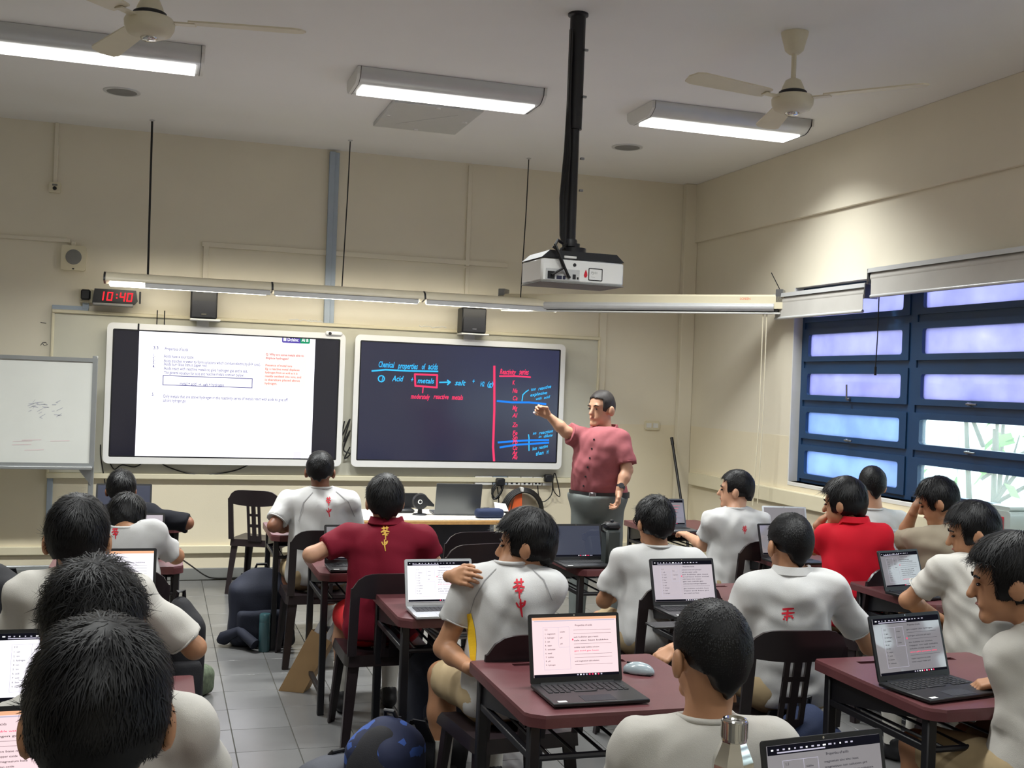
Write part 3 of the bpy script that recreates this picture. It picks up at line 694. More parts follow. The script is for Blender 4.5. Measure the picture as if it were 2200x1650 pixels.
wpart('side_note', BW, ('no reaction', 1820, 975, 2050, .042, 0, .18), ('in dilute', 1880, 1010, 2040, .036, 0, .16)); wpart('side_note', BW, ('less reactive', 1815, 1135, 1990, .045, 0, .2), ('than H', 1850, 1195, 1990, .05, 0, .2))
wpart('red_box', RW, ([(555, 320), (795, 330), (790, 462), (560, 445), (555, 320)], .008), ([(645, 450), (638, 520)], .005)); wpart('red_note', RW, ('moderately reactive metals', 510, 580, 1080, .062))
wpart('red_divider', RW, ([(1408, 235), (1408, 700), (1395, 1100), (1405, 1250)], .010)); wpart('red_heading', RW, ('Reactivity series', 1465, 315, 1785, .075)); wpart('red_underline', RW, ([(1465, 340), (1640, 340), (1795, 352)], .007))
for k, (e, y) in enumerate((('K', 435), ('Na', 515), ('Ca', 600), ('Mg', 700), ('Al', 785), ('Zn', 885), ('Fe', 970), ('Sn', 1020), ('Pb', 1072), ('Cu', 1130), ('Ag', 1180), ('Au', 1235))): wpart('metal_symbol', RW, (e, 1600, y, 1600+(30 if len(e) < 2 else 60), .058))
m = MB()
for x0, y0, x1 in ((90, 1243, 225), (945, 1267, 1075), (1780, 1283, 1910)): stroke(m, [(x0, y0), (x1, y0+3)], .006)
m.build('tool_bar', 'page_line', T2, smooth=0)
# cables hanging below the screens and between them
def cable(name, label, pts, r=.006, m='cable', part=None):
    mb = MB(); P = [np.array(p) for p in pts]; S = []
    for i in range(len(P)-1):
        a, b, c, d = P[max(i-1, 0)], P[i], P[i+1], P[min(i+2, len(P)-1)]
        for k in range(6):
            s = k/6; S.append(.5*((2*b)+(c-a)*s+(2*a-5*b+4*c-d)*s*s+(3*b-a-3*c+d)*s**3))
    S.append(P[-1]); mb.tube(S, r, 6)
    return whole(name, label, 'cable', mb, m)
W_ = lambda u, v, y=-.04: at(u, v, 1, y)
cable('screen_cable', 'black cable sagging below the left wall screen', [W_(338, 985), W_(360, 1003), W_(425, 1020), W_(500, 1012), W_(540, 995)])
cable('screen_cable', 'short black cable loop under the left corner of the left screen', [W_(232, 985), W_(245, 1008), W_(262, 999), W_(290, 1003), W_(312, 990)], .005)
cable('screen_cable', 'thin dark cable dropping straight beside the left edge of the left screen', [W_(216, 955), W_(217, 985), W_(226, 1040), W_(232, 1090)], .005)
cable('cable_bundle', 'tangle of black cables between the two wall screens', [W_(740, 905, -.06), W_(735, 935, -.07), W_(752, 900, -.07), W_(738, 950, -.08), W_(752, 925, -.07), W_(738, 965, -.06), W_(752, 975, -.08), W_(740, 985, -.06), W_(752, 960, -.06)], .006)
cable('floor_cable', 'dark cable running from the left desks down to the skirting', [at(388, 1200, 1, -1.2), at(410, 1215, 1, -.6), at(440, 1236, 1, -.12), W_(462, 1242, -.03), W_(520, 1241, -.03)], .006)
cable('plug_cable', 'black cable loop hanging under the right end of the socket row', [W_(1155, 1043, -.05), W_(1158, 1068, -.05), W_(1168, 1078, -.05), W_(1185, 1062, -.05), W_(1188, 1030, -.06), W_(1193, 1018, -.06), W_(1203, 1065, -.06), W_(1190, 1055, -.06), W_(1187, 1030, -.06)], .005)
# ---------------------------------------------------------------- socket row, clock, speakers, switches, trunking
t = thing('socket_row', 'row of white sockets with plugs under the right wall screen', 'sockets', tuple(W_(1100, 1042, 0))); o = np.array(t.location)
a, b = W_(1018, 1021, 0), W_(1185, 1041, 0); z0, z1 = o[2], o[2]+.085
for k, (u0, u1, mm) in enumerate(((1018, 1056, 'white_plastic'), (1057, 1088, 'grey_blue'), (1089, 1116, 'white_plastic'), (1117, 1142, 'white_plastic'), (1143, 1162, 'white_plastic'), (1163, 1184, 'white_plastic'))):
    x0, x1 = W_(u0, 1030, 0)[0], W_(u1, 1030, 0)[0]; pl = MB().box((x0, -.04, z0), (x1-.003, 0, z1), b=.004).build('socket_plate', mm, t, origin=o)
    if k in (2, 3, 4):
        for q in range(2):
            xx = x0+(x1-x0)*(.3+.4*q); MB().box((xx-.012, -.043, z0+.045), (xx+.012, -.039, z0+.07), b=.002).build('switch', 'print_red', pl, origin=o); MB().box((xx-.01, -.0415, z0+.012), (xx+.01, -.0395, z0+.03)).build('socket_holes', 'black_plastic', pl, origin=o)
for u, v in ((1173, 1026), (1070, 1034)):
    p = W_(u, v, 0); MB().box((p[0]-.04, -.10, p[2]-.035), (p[0]+.04, -.04, p[2]+.035), b=.01).build('plug', 'black_plastic', t, origin=o)
m = MB(); p = W_(1068, 1046, -.06)
for k in range(4): m.tube([p+np.array([.05*math.cos(a_*.7+k), -.01*k, .07*math.sin(a_*.7+k*1.3)-.04]) for a_ in range(7)], .008, 6)
m.tube([p, W_(1071, 1065, -.04), W_(1072, 1100, -.04)], .005, 6); m.build('coiled_lead', 'cable', t, origin=o)
t = thing('digital_clock', 'black digital clock with red figures reading 10:40 on the front wall', 'clock', (-5.285, -.12, 2.30)); 
b = MB(); b.prism([(-.175, .0), (-.16, .115), (.16, .115), (.175, .03), (.15, .0)], -.03, .06, 1); b.build('case', 'black_plastic', t)
MB().box((-.17, -.05, -.02), (.14, .06, .0), b=.004).build('base_ledge', 'speaker_grey', t); MB().box((.185, -.01, .01), (.20, .03, .11), b=.003).build('side_fin', 'black_plastic', t)
MB().box((-.155, -.033, .01), (.155, -.03, .105)).build('face_glass', 'black_plastic', t)
seg = {'0': 'abcdef', '1': 'bc', '4': 'bcfg'}
def digit(ch, x, z, w_, h_):
    m = MB()
    th = .010; y = -.036; k = .12
    S = {'a': (x, z+h_, x+w_, z+h_), 'd': (x, z, x+w_, z), 'g': (x, z+h_/2, x+w_, z+h_/2), 'b': (x+w_, z+h_/2, x+w_, z+h_), 'c': (x+w_, z, x+w_, z+h_/2), 'e': (x, z, x, z+h_/2), 'f': (x, z+h_/2, x, z+h_)}
    for s in seg[ch]:
        x0, z0_, x1, z1_ = S[s]; dx, dz = (th/2, th/2)
        P = [(min(x0, x1)-dx, min(z0_, z1_)-dz), (max(x0, x1)+dx, min(z0_, z1_)-dz), (max(x0, x1)+dx, max(z0_, z1_)+dz), (min(x0, x1)-dx, max(z0_, z1_)+dz)]
        m.add([(p[0]+(p[1]-z)*k, y, p[1]) for p in P], [(0, 1, 2, 3)])
    m.build('figure', 'led_red', t, smooth=0)['kind'] = 'stuff'
for ch, x in (('1', -.128), ('0', -.062), ('4', .036), ('0', .092)): digit(ch, x, .025, .034, .062)
for z in (.04, .068): MB().box((.008, -.037, z), (.018, -.035, z+.012)).build('colon_dot', 'led_red', t, smooth=0)
t2 = W_(186, 635, 0); b = MB(); b.box((t2[0]-.05, -.05, t2[2]-.06), (t2[0]+.05, 0, t2[2]+.05), b=.006); x = whole('clock_socket', 'small cream socket box left of the digital clock', 'socket', b, 'cream_plastic')
p = MB(); p.box((-.04, -.075, .02), (.035, -.02, .105), b=.012); p.build('adaptor', 'black_plastic', x)
def loudspeaker(u0, v0, u1, v1, y, label):
    a, b = at(u0, v0, 1, y), at(u1, v1, 1, y); w_, h_ = b[0]-a[0], a[2]-b[2]
    t = thing('loudspeaker', label, 'speaker', ((a[0]+b[0])/2, y, b[2]), group=None)
    m = MB(); m.box((-w_/2, 0, 0), (w_/2, .17, h_), b=.01); m.build('cabinet', 'black_plastic', t)
    m = MB(); m.box((-w_/2+.012, -.012, .012), (w_/2-.012, 0, h_*.62), b=.006); g = m.build('grille', 'speaker_black', t)
    MB().box((-.02, -.015, .03), (.02, -.011, .042), b=.003).build('badge', 'chrome', g)
    m = MB(); m.box((-w_/2, -.0, -.015), (w_/2+.03, .18, -.001), b=.003); m.box((-.05, .15, -.09), (.05, .2, .0)); m.build('wall_bracket', 'white_plastic', t)
loudspeaker(411, 622, 466, 686, -.21, 'black loudspeaker on the wall above the left screen'); loudspeaker(994, 660, 1044, 717, -.21, 'black loudspeaker on the wall above the right screen')
t = thing('wall_speaker', 'square cream wall speaker with round grey grille at upper left', 'speaker', tuple(W_(158, 582, 0)))
MB().prism(rrect(-.095, 0, .095, .205, .02), -.05, 0, 1).build('box', 'cream_plastic', t)
m = MB(); m.lathe([(.062, 0), (.06, .006), (.02, .009), (.002, .009)], 28, X=Matrix.Translation((0, -.05, .11)) @ Matrix.Rotation(PI/2, 4, 'X')); m.build('grille', 'speaker_grey', t)
MB().box((-.008, -.053, .008), (.008, -.05, .018), b=.002).build('knob', 'black_plastic', t)
t = thing('wall_sensor', 'small cream box with a dark button high on the wall, at left under the ceiling', 'sensor', tuple(W_(118, 415, 0)))
MB().prism(rrect(-.045, 0, .045, .085, .01), -.035, 0, 1).build('box', 'cream_plastic', t); MB().box((-.02, -.037, .055), (.02, -.035, .07)).build('slot', 'speaker_grey', t)
MB().lathe([(.016, 0), (.015, .01), (.004, .012)], 16, X=Matrix.Translation((.0, -.035, .035)) @ Matrix.Rotation(PI/2, 4, 'X')).build('button', 'black_plastic', t)
t = thing('wall_switch', 'cream double switch plate on the front wall right of the teacher', 'switch', tuple(W_(1399, 923, 0)))
MB().prism(rrect(-.075, 0, .075, .085, .012), -.02, 0, 1).build('plate', 'cream_plastic', t)
for x in (-.035, .035): MB().box((x-.025, -.026, .02), (x+.025, -.02, .062), b=.004).build('rocker', 'white_plastic', t)
def conduit(label, pts, wd=.032, mm='wall', dp=.022):
    m = MB()
    for (u0, v0), (u1, v1) in zip(pts[:-1], pts[1:]):
        a, b = W_(u0, v0, 0), W_(u1, v1, 0)
        if abs(a[0]-b[0]) < abs(a[2]-b[2]): x = (a[0]+b[0])/2; m.box((x-wd/2, -dp, min(a[2], b[2])), (x+wd/2, 0, min(H, max(a[2], b[2]))), b=.003)
        else: z = (a[2]+b[2])/2; m.box((min(a[0], b[0])-wd/2, -dp+.001, z-wd/2), (max(a[0], b[0])+wd/2, 0, z+wd/2), b=.003)
    return whole('wall_conduit', label, 'conduit', m, mm, 'thin wall conduits')
conduit('cream conduit from the ceiling down to the small wall sensor', [(123, 262), (119, 396)])
conduit('cream conduit running in from the left edge to the square wall speaker', [(0, 506), (146, 519)]); conduit('short cream conduit stub above the square wall speaker', [(158, 519), (158, 534)])
conduit('pale blue vertical conduit from the ceiling, beside the middle hanging rod', [(713, 327), (701, 702)], .05, 'grey_blue', .045); conduit('slim blue grey conduit touching the pale blue vertical conduit', [(724, 329), (711, 702)], .04, 'grey_blue', .03)
conduit('cream conduit crossing the wall above the light bar', [(440, 520), (1085, 575)], .045); conduit('cream conduit dropping from the left end of the crossing conduit', [(443, 520), (441, 602)], .045)
conduit('cream vertical conduit from the ceiling right of the middle hanging rod', [(1010, 356), (1004, 572)], .04); conduit('cream vertical conduit below the crossing conduit, ending at the light bar', [(1004, 576), (1001, 640)], .035)
conduit('pale conduit stepping down from the clock socket', [(186, 645), (183, 664), (119, 663), (116, 764)], .05, 'grey_blue'); conduit('pale conduit emerging below the mobile whiteboard', [(108, 1000), (103, 1188)], .045, 'grey_blue')
conduit('cream vertical conduit at the right end of the wall board', [(1297, 668), (1288, 838)], .07)
m = MB(); m.tube([(a_[0], -.003, a_[2]) for a_ in (W_(86, 742), W_(90, 736), W_(97, 735), W_(101, 740), W_(94, 742), W_(90, 737))], .002, 5); m.tube([(a_[0], -.003, a_[2]) for a_ in (W_(86, 692), W_(98, 694))], .002, 5)
whole('wall_scribble', 'tiny pen scribble on the wall above the mobile whiteboard', 'mark', m, 'ink')
m = MB(); a, b = W_(1443, 940, -.12), at(1470, 1120, 1, -.45); b = a+(b-a)*a[2]/(a[2]-b[2]); m.tube([a, b], .013, 10); t = whole('broom', 'dark broom handle leaning in the front right corner', 'broom', m, 'black_metal')
c = MB(); c.tube([a, a+(b-a)*.05], .016, 10); c.build('grip', 'black_plastic', t, origin=np.array(t.location))

# ---------------------------------------------------------------- mobile whiteboard at left
wy = -.42; p1 = at(210, 770, 1, wy); p0 = at(210, 1005, 1, wy); xr = p1[0]; zt, zb = p1[2], p0[2]
t = thing('mobile_whiteboard', 'smudged whiteboard on a grey stand at the left edge', 'whiteboard', (xr-.75, wy, 0)); o = np.array(t.location)
MB().box((xr-1.5, wy+.0, zb+.03), (xr-.03, wy+.02, zt-.02)).build('writing_surface', 'board_white', t, origin=o)
m = MB(); ring_prism(m, [(xr, zt), (xr-1.53, zt), (xr-1.53, zb), (xr, zb)], [(xr-.035, zt-.03), (xr-1.495, zt-.03), (xr-1.495, zb+.035), (xr-.035, zb+.035)], wy-.012, wy+.028, 1); m.build('frame', 'alu', t, origin=o)
MB().box((xr-1.5, wy-.07, zb-.012), (xr-.01, wy+.01, zb+.012), b=.004).build('pen_tray', 'alu', t, origin=o)
for x in (xr-.02, xr-1.51): MB().box((x-.02, wy+.03, .06), (x+.02, wy+.065, zt+.02), b=.004).build('stand_post', 'alu', t, origin=o); MB().box((x-.02, wy-.28, .04), (x+.02, wy+.32, .08), b=.006).build('foot', 'alu', t, origin=o)
MB().prism([(xr-.12, zb-.01), (xr-.02, zb-.01), (xr-.02, zb-.14)], wy+.02, wy+.03, 1).build('gusset', 'alu', t, origin=o); MB().box((xr-1.5, wy+.035, .16), (xr-.03, wy+.06, .20), b=.004).build('cross_bar', 'alu', t, origin=o)
rs = random.Random(4); m = MB()
for k in range(26):
    p = at(rs.uniform(58, 128), rs.uniform(862, 898), 1, wy-.0015); d = np.array([rs.uniform(.01, .05), 0, rs.uniform(-.01, .03)]); m.quad(p, p+d, p+d+np.array([0, 0, .004]), p+np.array([0, 0, .004]), 0)
for k in range(5):
    p = at(rs.uniform(20, 150), rs.uniform(945, 968), 1, wy-.0012); m.quad(p, p+np.array([.14, 0, .006]), p+np.array([.14, 0, .012]), p+np.array([0, 0, .006]), 1)
mat('smudge', (176, 178, 190), .5); mat('smudge_pink', (222, 206, 206), .5); m.build('pen_smudges', ['smudge', 'smudge_pink'], t, smooth=0, origin=o)['kind'] = 'stuff'

# ================================================================ FURNITURE
def make_desk(W=.66, D=.66):
    t = thing('school_desk', '', 'desk', (0, 0, 0)); x, y = W/2, D/2; zt = .745
    out = [(-x, y-.01), (-x+.01, y), (x-.01, y), (x, y-.01), (x, -y+.05), (x-.012, -y+.028), (x-.05, -y), (-x+.05, -y), (-x+.012, -y+.028), (-x, -y+.05)]
    m = MB(); m.prism(out, zt-.04, zt-.010)
    gx0, gx1, gy0, gy1 = -x+.13, x-.13, y-.10, y-.065     # pencil groove
    inn = [(a*.994, b*.994) for a, b in out]
    m.prism([(gx0, gy0), (gx0, gy1), (-x+.002, y-.012), (-x+.002, -y+.05), (-x+.05, -y+.003), (gx0, gy0-.2)], zt-.010, zt) if False else None
    # upper skin with the groove left open: eight strips round the hole
    V = [(*p, zt) for p in inn]+[(gx0, gy0, zt), (gx1, gy0, zt), (gx1, gy1, zt), (gx0, gy1, zt)]+[(*p, zt-.010) for p in out]+[(gx0, gy0, zt-.009), (gx1, gy0, zt-.009), (gx1, gy1, zt-.009), (gx0, gy1, zt-.009)]
    Fs = [(0, 1, 2, 3, 12, 13), (3, 4, 5, 6, 7, 8, 9, 0, 13, 10, 11, 12)]
    Fs += [(k, (k+1) % 10, 14+(k+1) % 10, 14+k) for k in range(10)]+[(10, 24, 25, 11), (11, 25, 26, 12), (12, 26, 27, 13), (13, 27, 24, 10), (24, 27, 26, 25)]
    m.add(V, Fs); m.build('desk_top', 'desk_top', t, smooth=30)
    MB().box((gx0, gy0, zt-.0095), (gx1, gy1, zt-.0075)).build('pencil_groove', 'desk_groove', t)
    s = .017
    for sx in (-1, 1):
        for sy in (-1, 1):
            cx, cy = sx*(x-.035), sy*(y-.06); m = MB(); m.box((cx-s, cy-s, .0), (cx+s, cy+s, zt-.04), b=.004); m.build('leg', 'black_metal', t)
        cx = sx*(x-.035); m = MB(); m.box((cx-.012, -y+.06, .585), (cx+.012, y-.06, .61), b=.003); m.build('side_rail', 'black_metal', t)
        m = MB(); m.box((cx-.012, -y+.06, .10), (cx+.012, y-.06, .125), b=.003); m.build('foot_bar', 'black_metal', t)
        MB().prism([(y-.06, zt-.04), (y-.06, .60), (0.0, zt-.10), (-y+.06, zt-.05), (-y+.06, zt-.04)], cx-.006, cx+.006, 0).build('side_panel', 'black_metal', t)
    MB().box((-x+.035, y-.075, .60), (x-.035, y-.06, zt-.04)).build('back_panel', 'black_metal', t)
    for yy in (-y+.055, y-.07): MB().tube([(-x+.035, yy, .597), (x-.035, yy, .597)], .011, 8).build('rack_bar', 'black_metal', t)
    for k in range(7):
        xx = -x+.08+k*(W-.16)/6; MB().tube([(xx, -y+.055, .605), (xx, y-.07, .605)], .0055, 6).build('rack_rod', 'black_metal', t)
    return t
desk0 = make_desk(); used = []
def desk(x0, ynear, label, W=.66, D=.66):
    t = desk0 if not used else copy_tree(desk0); used.append(1)
    t.location = (x0+W/2, ynear+D/2, 0); t.scale = (W/.66, D/.66, 1); t['label'] = label; t['group'] = 'maroon topped school desks'; return t
def make_chair():
    t = thing('plastic_chair', '', 'chair'); zs = .44
    m = MB(); n = 10; V = []; Fs = []
    for i in range(n+1):
        for j in range(n+1):
            x = -.215+.43*i/n; y = -.20+.42*j/n; V.append((x*(1-.06*(j < 1)), y, zs-.018*(1-((i/n-.5)*2)**2)*(1-((j/n-.5)*2)**4)-.03*(j == n)))
    Fs = [(i*(n+1)+j, (i+1)*(n+1)+j, (i+1)*(n+1)+j+1, i*(n+1)+j+1) for i in range(n) for j in range(n)]
    m.add(V, Fs); b = [i*(n+1) for i in range(n+1)]+[n*(n+1)+j for j in range(1, n+1)]+[i*(n+1)+n for i in range(n-1, -1, -1)]+[j for j in range(n-1, 0, -1)]
    Vb = [V[q] for q in b]; k = len(b); m.add(Vb+[(p[0]*1.02, p[1]*1.02, zs-.055) for p in Vb], [(q, (q+1) % k, k+(q+1) % k, k+q) for q in range(k)]); m.add([(p[0], p[1], p[2]-.012) for p in V], Fs)
    m.build('seat', 'chair', t)
    yb = lambda x, z: -.205-.05*(z-.44)/.4-.035*(1-(x/.22)**2)*((z-.44)/.4)
    def strip(m, pts, th=.014):
        """pts: list of (x, z_low, z_high)"""
        V = []
        for x, z0, z1 in pts:
            for z in (z0, z1): V += [(x, yb(x, z), z), (x, yb(x, z)-th, z)]
        Fs = []
        for i in range(len(pts)-1):
            a = 4*i; c = a+4; Fs += [(a, c, c+2, a+2), (a+1, a+3, c+3, c+1), (a+2, c+2, c+3, a+3), (a, a+1, c+1, c)]
        e = 4*(len(pts)-1); Fs += [(0, 2, 3, 1), (e, e+1, e+3, e+2)]; m.add(V, Fs)
    m = MB(); xs = np.linspace(-.215, .215, 15)
    strip(m, [(x, .715+.02*(abs(x) < .19)-.02*(1-(x/.215)**2), .845-.085*(abs(x)/.215)**6) for x in xs])
    for s in (-1, 1): strip(m, [(s*.215, .44, .77), (s*.20, .44, .775), (s*.172, .44, .735)])
    m.build('back_frame', 'chair', t)
    m = MB(); z = [.43, .50, .52, .60, .62, .70, .735]
    for x0, x1 in ((-.055, -.034), (-.016, .016), (.034, .055)): strip(m, [(x0, .43, .735), ((x0+x1)/2, .43, .735), (x1, .43, .735)])
    for z0, z1 in ((.43, .475), (.545, .57), (.635, .655), (.715, .735)): strip(m, [(-.055, z0, z1), (0, z0, z1), (.055, z0, z1)], .012)
    m.build('back_splat', 'chair', t)
    for sx in (-1, 1):
        for sy in (-1, 1):
            a = np.array([sx*.195, sy*.185+.01, .43]); c = np.array([sx*.225, sy*.225+.005, .0]); m = MB()
            for w0, w1, d0, d1 in ((.05, .032, .012, .010), (.012, .010, .05, .032)):
                V = []
                for p, ww, dd in ((a, w0, d0), (c, w1, d1)):
                    q = p-np.array([sx*ww/2 if ww > dd else 0, sy*dd/2 if dd > ww else 0, 0])
                    V += [(q[0]-ww/2, q[1]-dd/2, q[2]), (q[0]+ww/2, q[1]-dd/2, q[2]), (q[0]+ww/2, q[1]+dd/2, q[2]), (q[0]-ww/2, q[1]+dd/2, q[2])]
                m.add(V, [(0, 1, 2, 3), (7, 6, 5, 4), (0, 4, 5, 1), (1, 5, 6, 2), (2, 6, 7, 3), (3, 7, 4, 0)])
            m.build('leg', 'chair', t)
    return t
chair0 = make_chair(); cused = []
def chair(x, y, rz, label):
    t = chair0 if not cused else copy_tree(chair0); cused.append(1)
    t.location = (x, y, 0); t.rotation_euler = (0, 0, rz); t['label'] = label; t['group'] = 'dark plastic stacking chairs'; return t

# ---------------------------------------------------------------- laptops
KEYM = MB().box((-.0078, -.0075, 0), (.0078, .0075, .0022), b=.0008).build('key', 'key', None); keymesh = KEYM.data; bpy.data.objects.remove(KEYM)
def page(m, w_, h_, style, rs, y=-.0042):
    """flat print on a display w_ x h_ (origin lower left)"""
    R = lambda x0, z0, x1, z1, mi: m.quad((x0*w_-w_/2, y-.0002*mi, z0*h_), (x1*w_-w_/2, y-.0002*mi, z0*h_), (x1*w_-w_/2, y-.0002*mi, z1*h_), (x0*w_-w_/2, y-.0002*mi, z1*h_), mi)
    tx = lambda s, x, z, sz, mi=0, wd=None: put_text(m, s, (x*w_-w_/2, y-.001, z*h_), (1, 0, 0), (0, 0, 1), sz*h_, mi, 0, .01, wd*w_ if wd else None)
    R(0, 0, 1, .045, 1)
    for k in range(9): R(.50+.035*k, .012, .518+.035*k, .034, (2, 3, 4)[rs.randrange(3)])
    if style == 'dark': return
    if style == 'pink':
        R(0, .955, 1, 1, 5); R(.02, .93, .98, .945, 3); 
    elif style in ('white', 'doc'): R(0, .90, 1, 1, 1); [R(.03+.05*k, .945, .03+.05*k+rs.uniform(.008, .03), .962, 3 if k % 3 else 4) for k in range(15)]; R(.08, .915, .5, .93, 3)
    elif style == 'red': R(0, .95, 1, 1, 5)
    for a, b, c, d in ((.12, .12, .43, .124), (.12, .83, .43, .834), (.12, .12, .123, .834), (.427, .12, .43, .834), (.30, .50, .303, .83), (.30, .49, .43, .494)): R(a, b, c, d, 3)
    words = 'acid metal salt gas ion pH base oxide zinc react water copper bubbles soluble hydrogen solution magnesium carbonate'.split()
    L = lambda n: ' '.join(rs.choice(words) for _ in range(n))
    tx('1.1', .14, .78, .045); z = .71
    for k in range(9): tx(str(k+1)+'.  '+rs.choice(words), .14, z, .034); z -= .065
    for k in range(3): tx(rs.choice(words), .32, .74-.10*k, .032)
    tx('Properties of acids', .50, .84, .042, 0); z = .76
    for k in range(11):
        if rs.random() < .3: R(.48, z+.01, .93, z+.014, 0)
        else: tx(L(4), .48, z, .034, 0 if rs.random() < .8 else 2, rs.uniform(.25, .45))
        z -= .058
    R(.46, .60, .475, .63, 2)
def laptop(u, v, t, label, wd=.315, dp=.215, rz=0, tilt=18, body='laptop_black', disp='lap_lilac', style='white', keys=False, z=.747, lh=None, seed=1):
    """u, v, t: where the middle of the hinge line shows and its depth"""
    p = dep(u, v, t); lh = lh or dp*.98
    R = np.array([math.sin(rz), -math.cos(rz)])*dp/2
    T = thing('laptop', label, 'laptop', (p[0]+R[0], p[1]+R[1], z), math.radians(0)+rz, 'open laptops on the desks')
    MB().box((-wd/2, -dp/2, .003), (wd/2, dp/2, .016), b=.003).build('base', body, T)
    if keys:
        for r in range(5):
            n = 14 if r < 4 else 9
            for k in range(n):
                o = bpy.data.objects.new('key', keymesh); COL.objects.link(o); o.parent = T; o.scale = (wd/.33*(1 if r < 4 or k != 4 else 5), 1, 1)
                xx = -wd*.435+wd*.87*(k+.5)/14 if r < 4 else (-wd*.435+wd*.87*((k if k < 4 else k+2 if k == 4 else k+5)+.5)/14)
                o.location = (xx, dp/2-.035-.0185*r, .0162)
    else:
        m = MB()
        for r in range(5):
            for k in range(14): m.box((-wd*.43+wd*.86*k/14+.001, dp/2-.043-.0185*r, .016), (-wd*.43+wd*.86*(k+1)/14-.001, dp/2-.027-.0185*r, .018))
        m.build('keyboard', 'key', T, smooth=0)
    MB().box((-.055, -dp/2+.012, .0158), (.055, -dp/2+.075, .0166)).build('trackpad', 'speaker_black' if body == 'laptop_black' else body, T)
    MB().box((-wd/2+.02, -dp/2+.012, .0160), (-wd/2+.05, -dp/2+.028, .0166)).build('sticker', 'paper', T)
    X = Matrix.Translation((0, dp/2-.004, .014)) @ Matrix.Rotation(-math.radians(tilt), 4, 'X')
    lid = MB(); lid.prism(rrect(-wd/2, 0, wd/2, lh, .008), -.001, .006, 1); lo = lid.xf(X).build('lid', body, T)
    dw, dh = wd-.024, lh-.034
    d = MB(); d.box((-dw/2, -.003, .022), (dw/2, -.0012, .022+dh)); d.xf(X).build('display', disp, lo)
    m = MB(); page(m, dw, dh, style, random.Random(seed)); m.v = [(p_[0], p_[1], p_[2]+.022) for p_ in m.v]
    m.xf(X).build('on_screen_page', ['ink_black', 'taskbar', 'ink_red', 'page_line', 'ink_white', 'ui_orange'], lo, smooth=0)
    b = MB(); b.tube([(-wd*.4, 0, .0), (wd*.4, 0, .0)], .006, 8); b.xf(X).build('hinge', 'laptop_black', T)
    m = MB(); m.lathe([(.003, 0), (.0028, .001)], 8, X=X @ Matrix.Translation((0, -.001, lh-.006)) @ Matrix.Rotation(PI/2, 4, 'X')); m.build('webcam', 'chrome', lo)
    return T

# ================================================================ PEOPLE
def rotm(yaw=0, pitch=0, roll=0):
    m = Matrix.Rotation(math.radians(yaw), 3, 'Z') @ Matrix.Rotation(math.radians(-pitch), 3, 'X') @ Matrix.Rotation(math.radians(roll), 3, 'Y')
    return np.array(m)
def unit(v): v = np.array(v, float); return v/(np.linalg.norm(v)+1e-9)
def hand_geo(wp, d, n, side, curl=.35, h=.0042, pinch=False, sc=1.0):
    """wp wrist, d towards the fingers, n out of the palm, side +1 thumb on +x (d x n)"""
    d = unit(d); n = unit(n-np.dot(n, d)*d); x = np.cross(d, n)*side
    f = Field(wp-.16*sc-.06, wp+.16*sc+.06, h) if False else Field(np.array(wp)+d*.09-.125, np.array(wp)+d*.09+.125, h)
    P = lambda a, b, c: np.array(wp)+(x*a+d*b+n*c)*sc
    f.cone(P(0, -.03, 0), P(0, .02, 0), .025*sc, .026*sc, .01)
    fl = [.066, .076, .070, .054]
    for k in range(4):
        a = .030-.020*k; kn = P(a, .088-.004*abs(k-1), 0); f.cone(P(a*.55, .012, 0), kn, .015*sc, .0115*sc, .012)
        c = curl*(1+.12*k); dirv = d.copy(); p = kn; nn = n.copy(); r = .0098
        if pinch and k == 0: c = .75
        for j, fr in enumerate((.45, .30, .25)):
            an = c*(1.0 if j == 0 else 1.15); dirv, nn = unit(dirv*math.cos(an)+nn*math.sin(an)), unit(nn*math.cos(an)-dirv*math.sin(an))
            sp = x*(.05*(1.5-k)*.6); q = p+unit(dirv+sp*.35)*fl[k]*fr*sc*1.05; f.cone(p, q, r*sc, (r-.0009)*sc, .004); p = q; r -= .001
    t0 = P(.022, .018, .006); t1 = P(.046, .045, .014); t2 = P(.050 if not pinch else .040, .075, .022 if not pinch else .034); t3 = P(.047 if not pinch else .030, .098, .026 if not pinch else .046)
    f.cone(t0, t1, .016*sc, .0125*sc, .012); f.cone(t1, t2, .0118*sc, .0105*sc, .005); f.cone(t2, t3, .0105*sc, .0085*sc, .004)
    return f.mesh()
REGISTER = {}
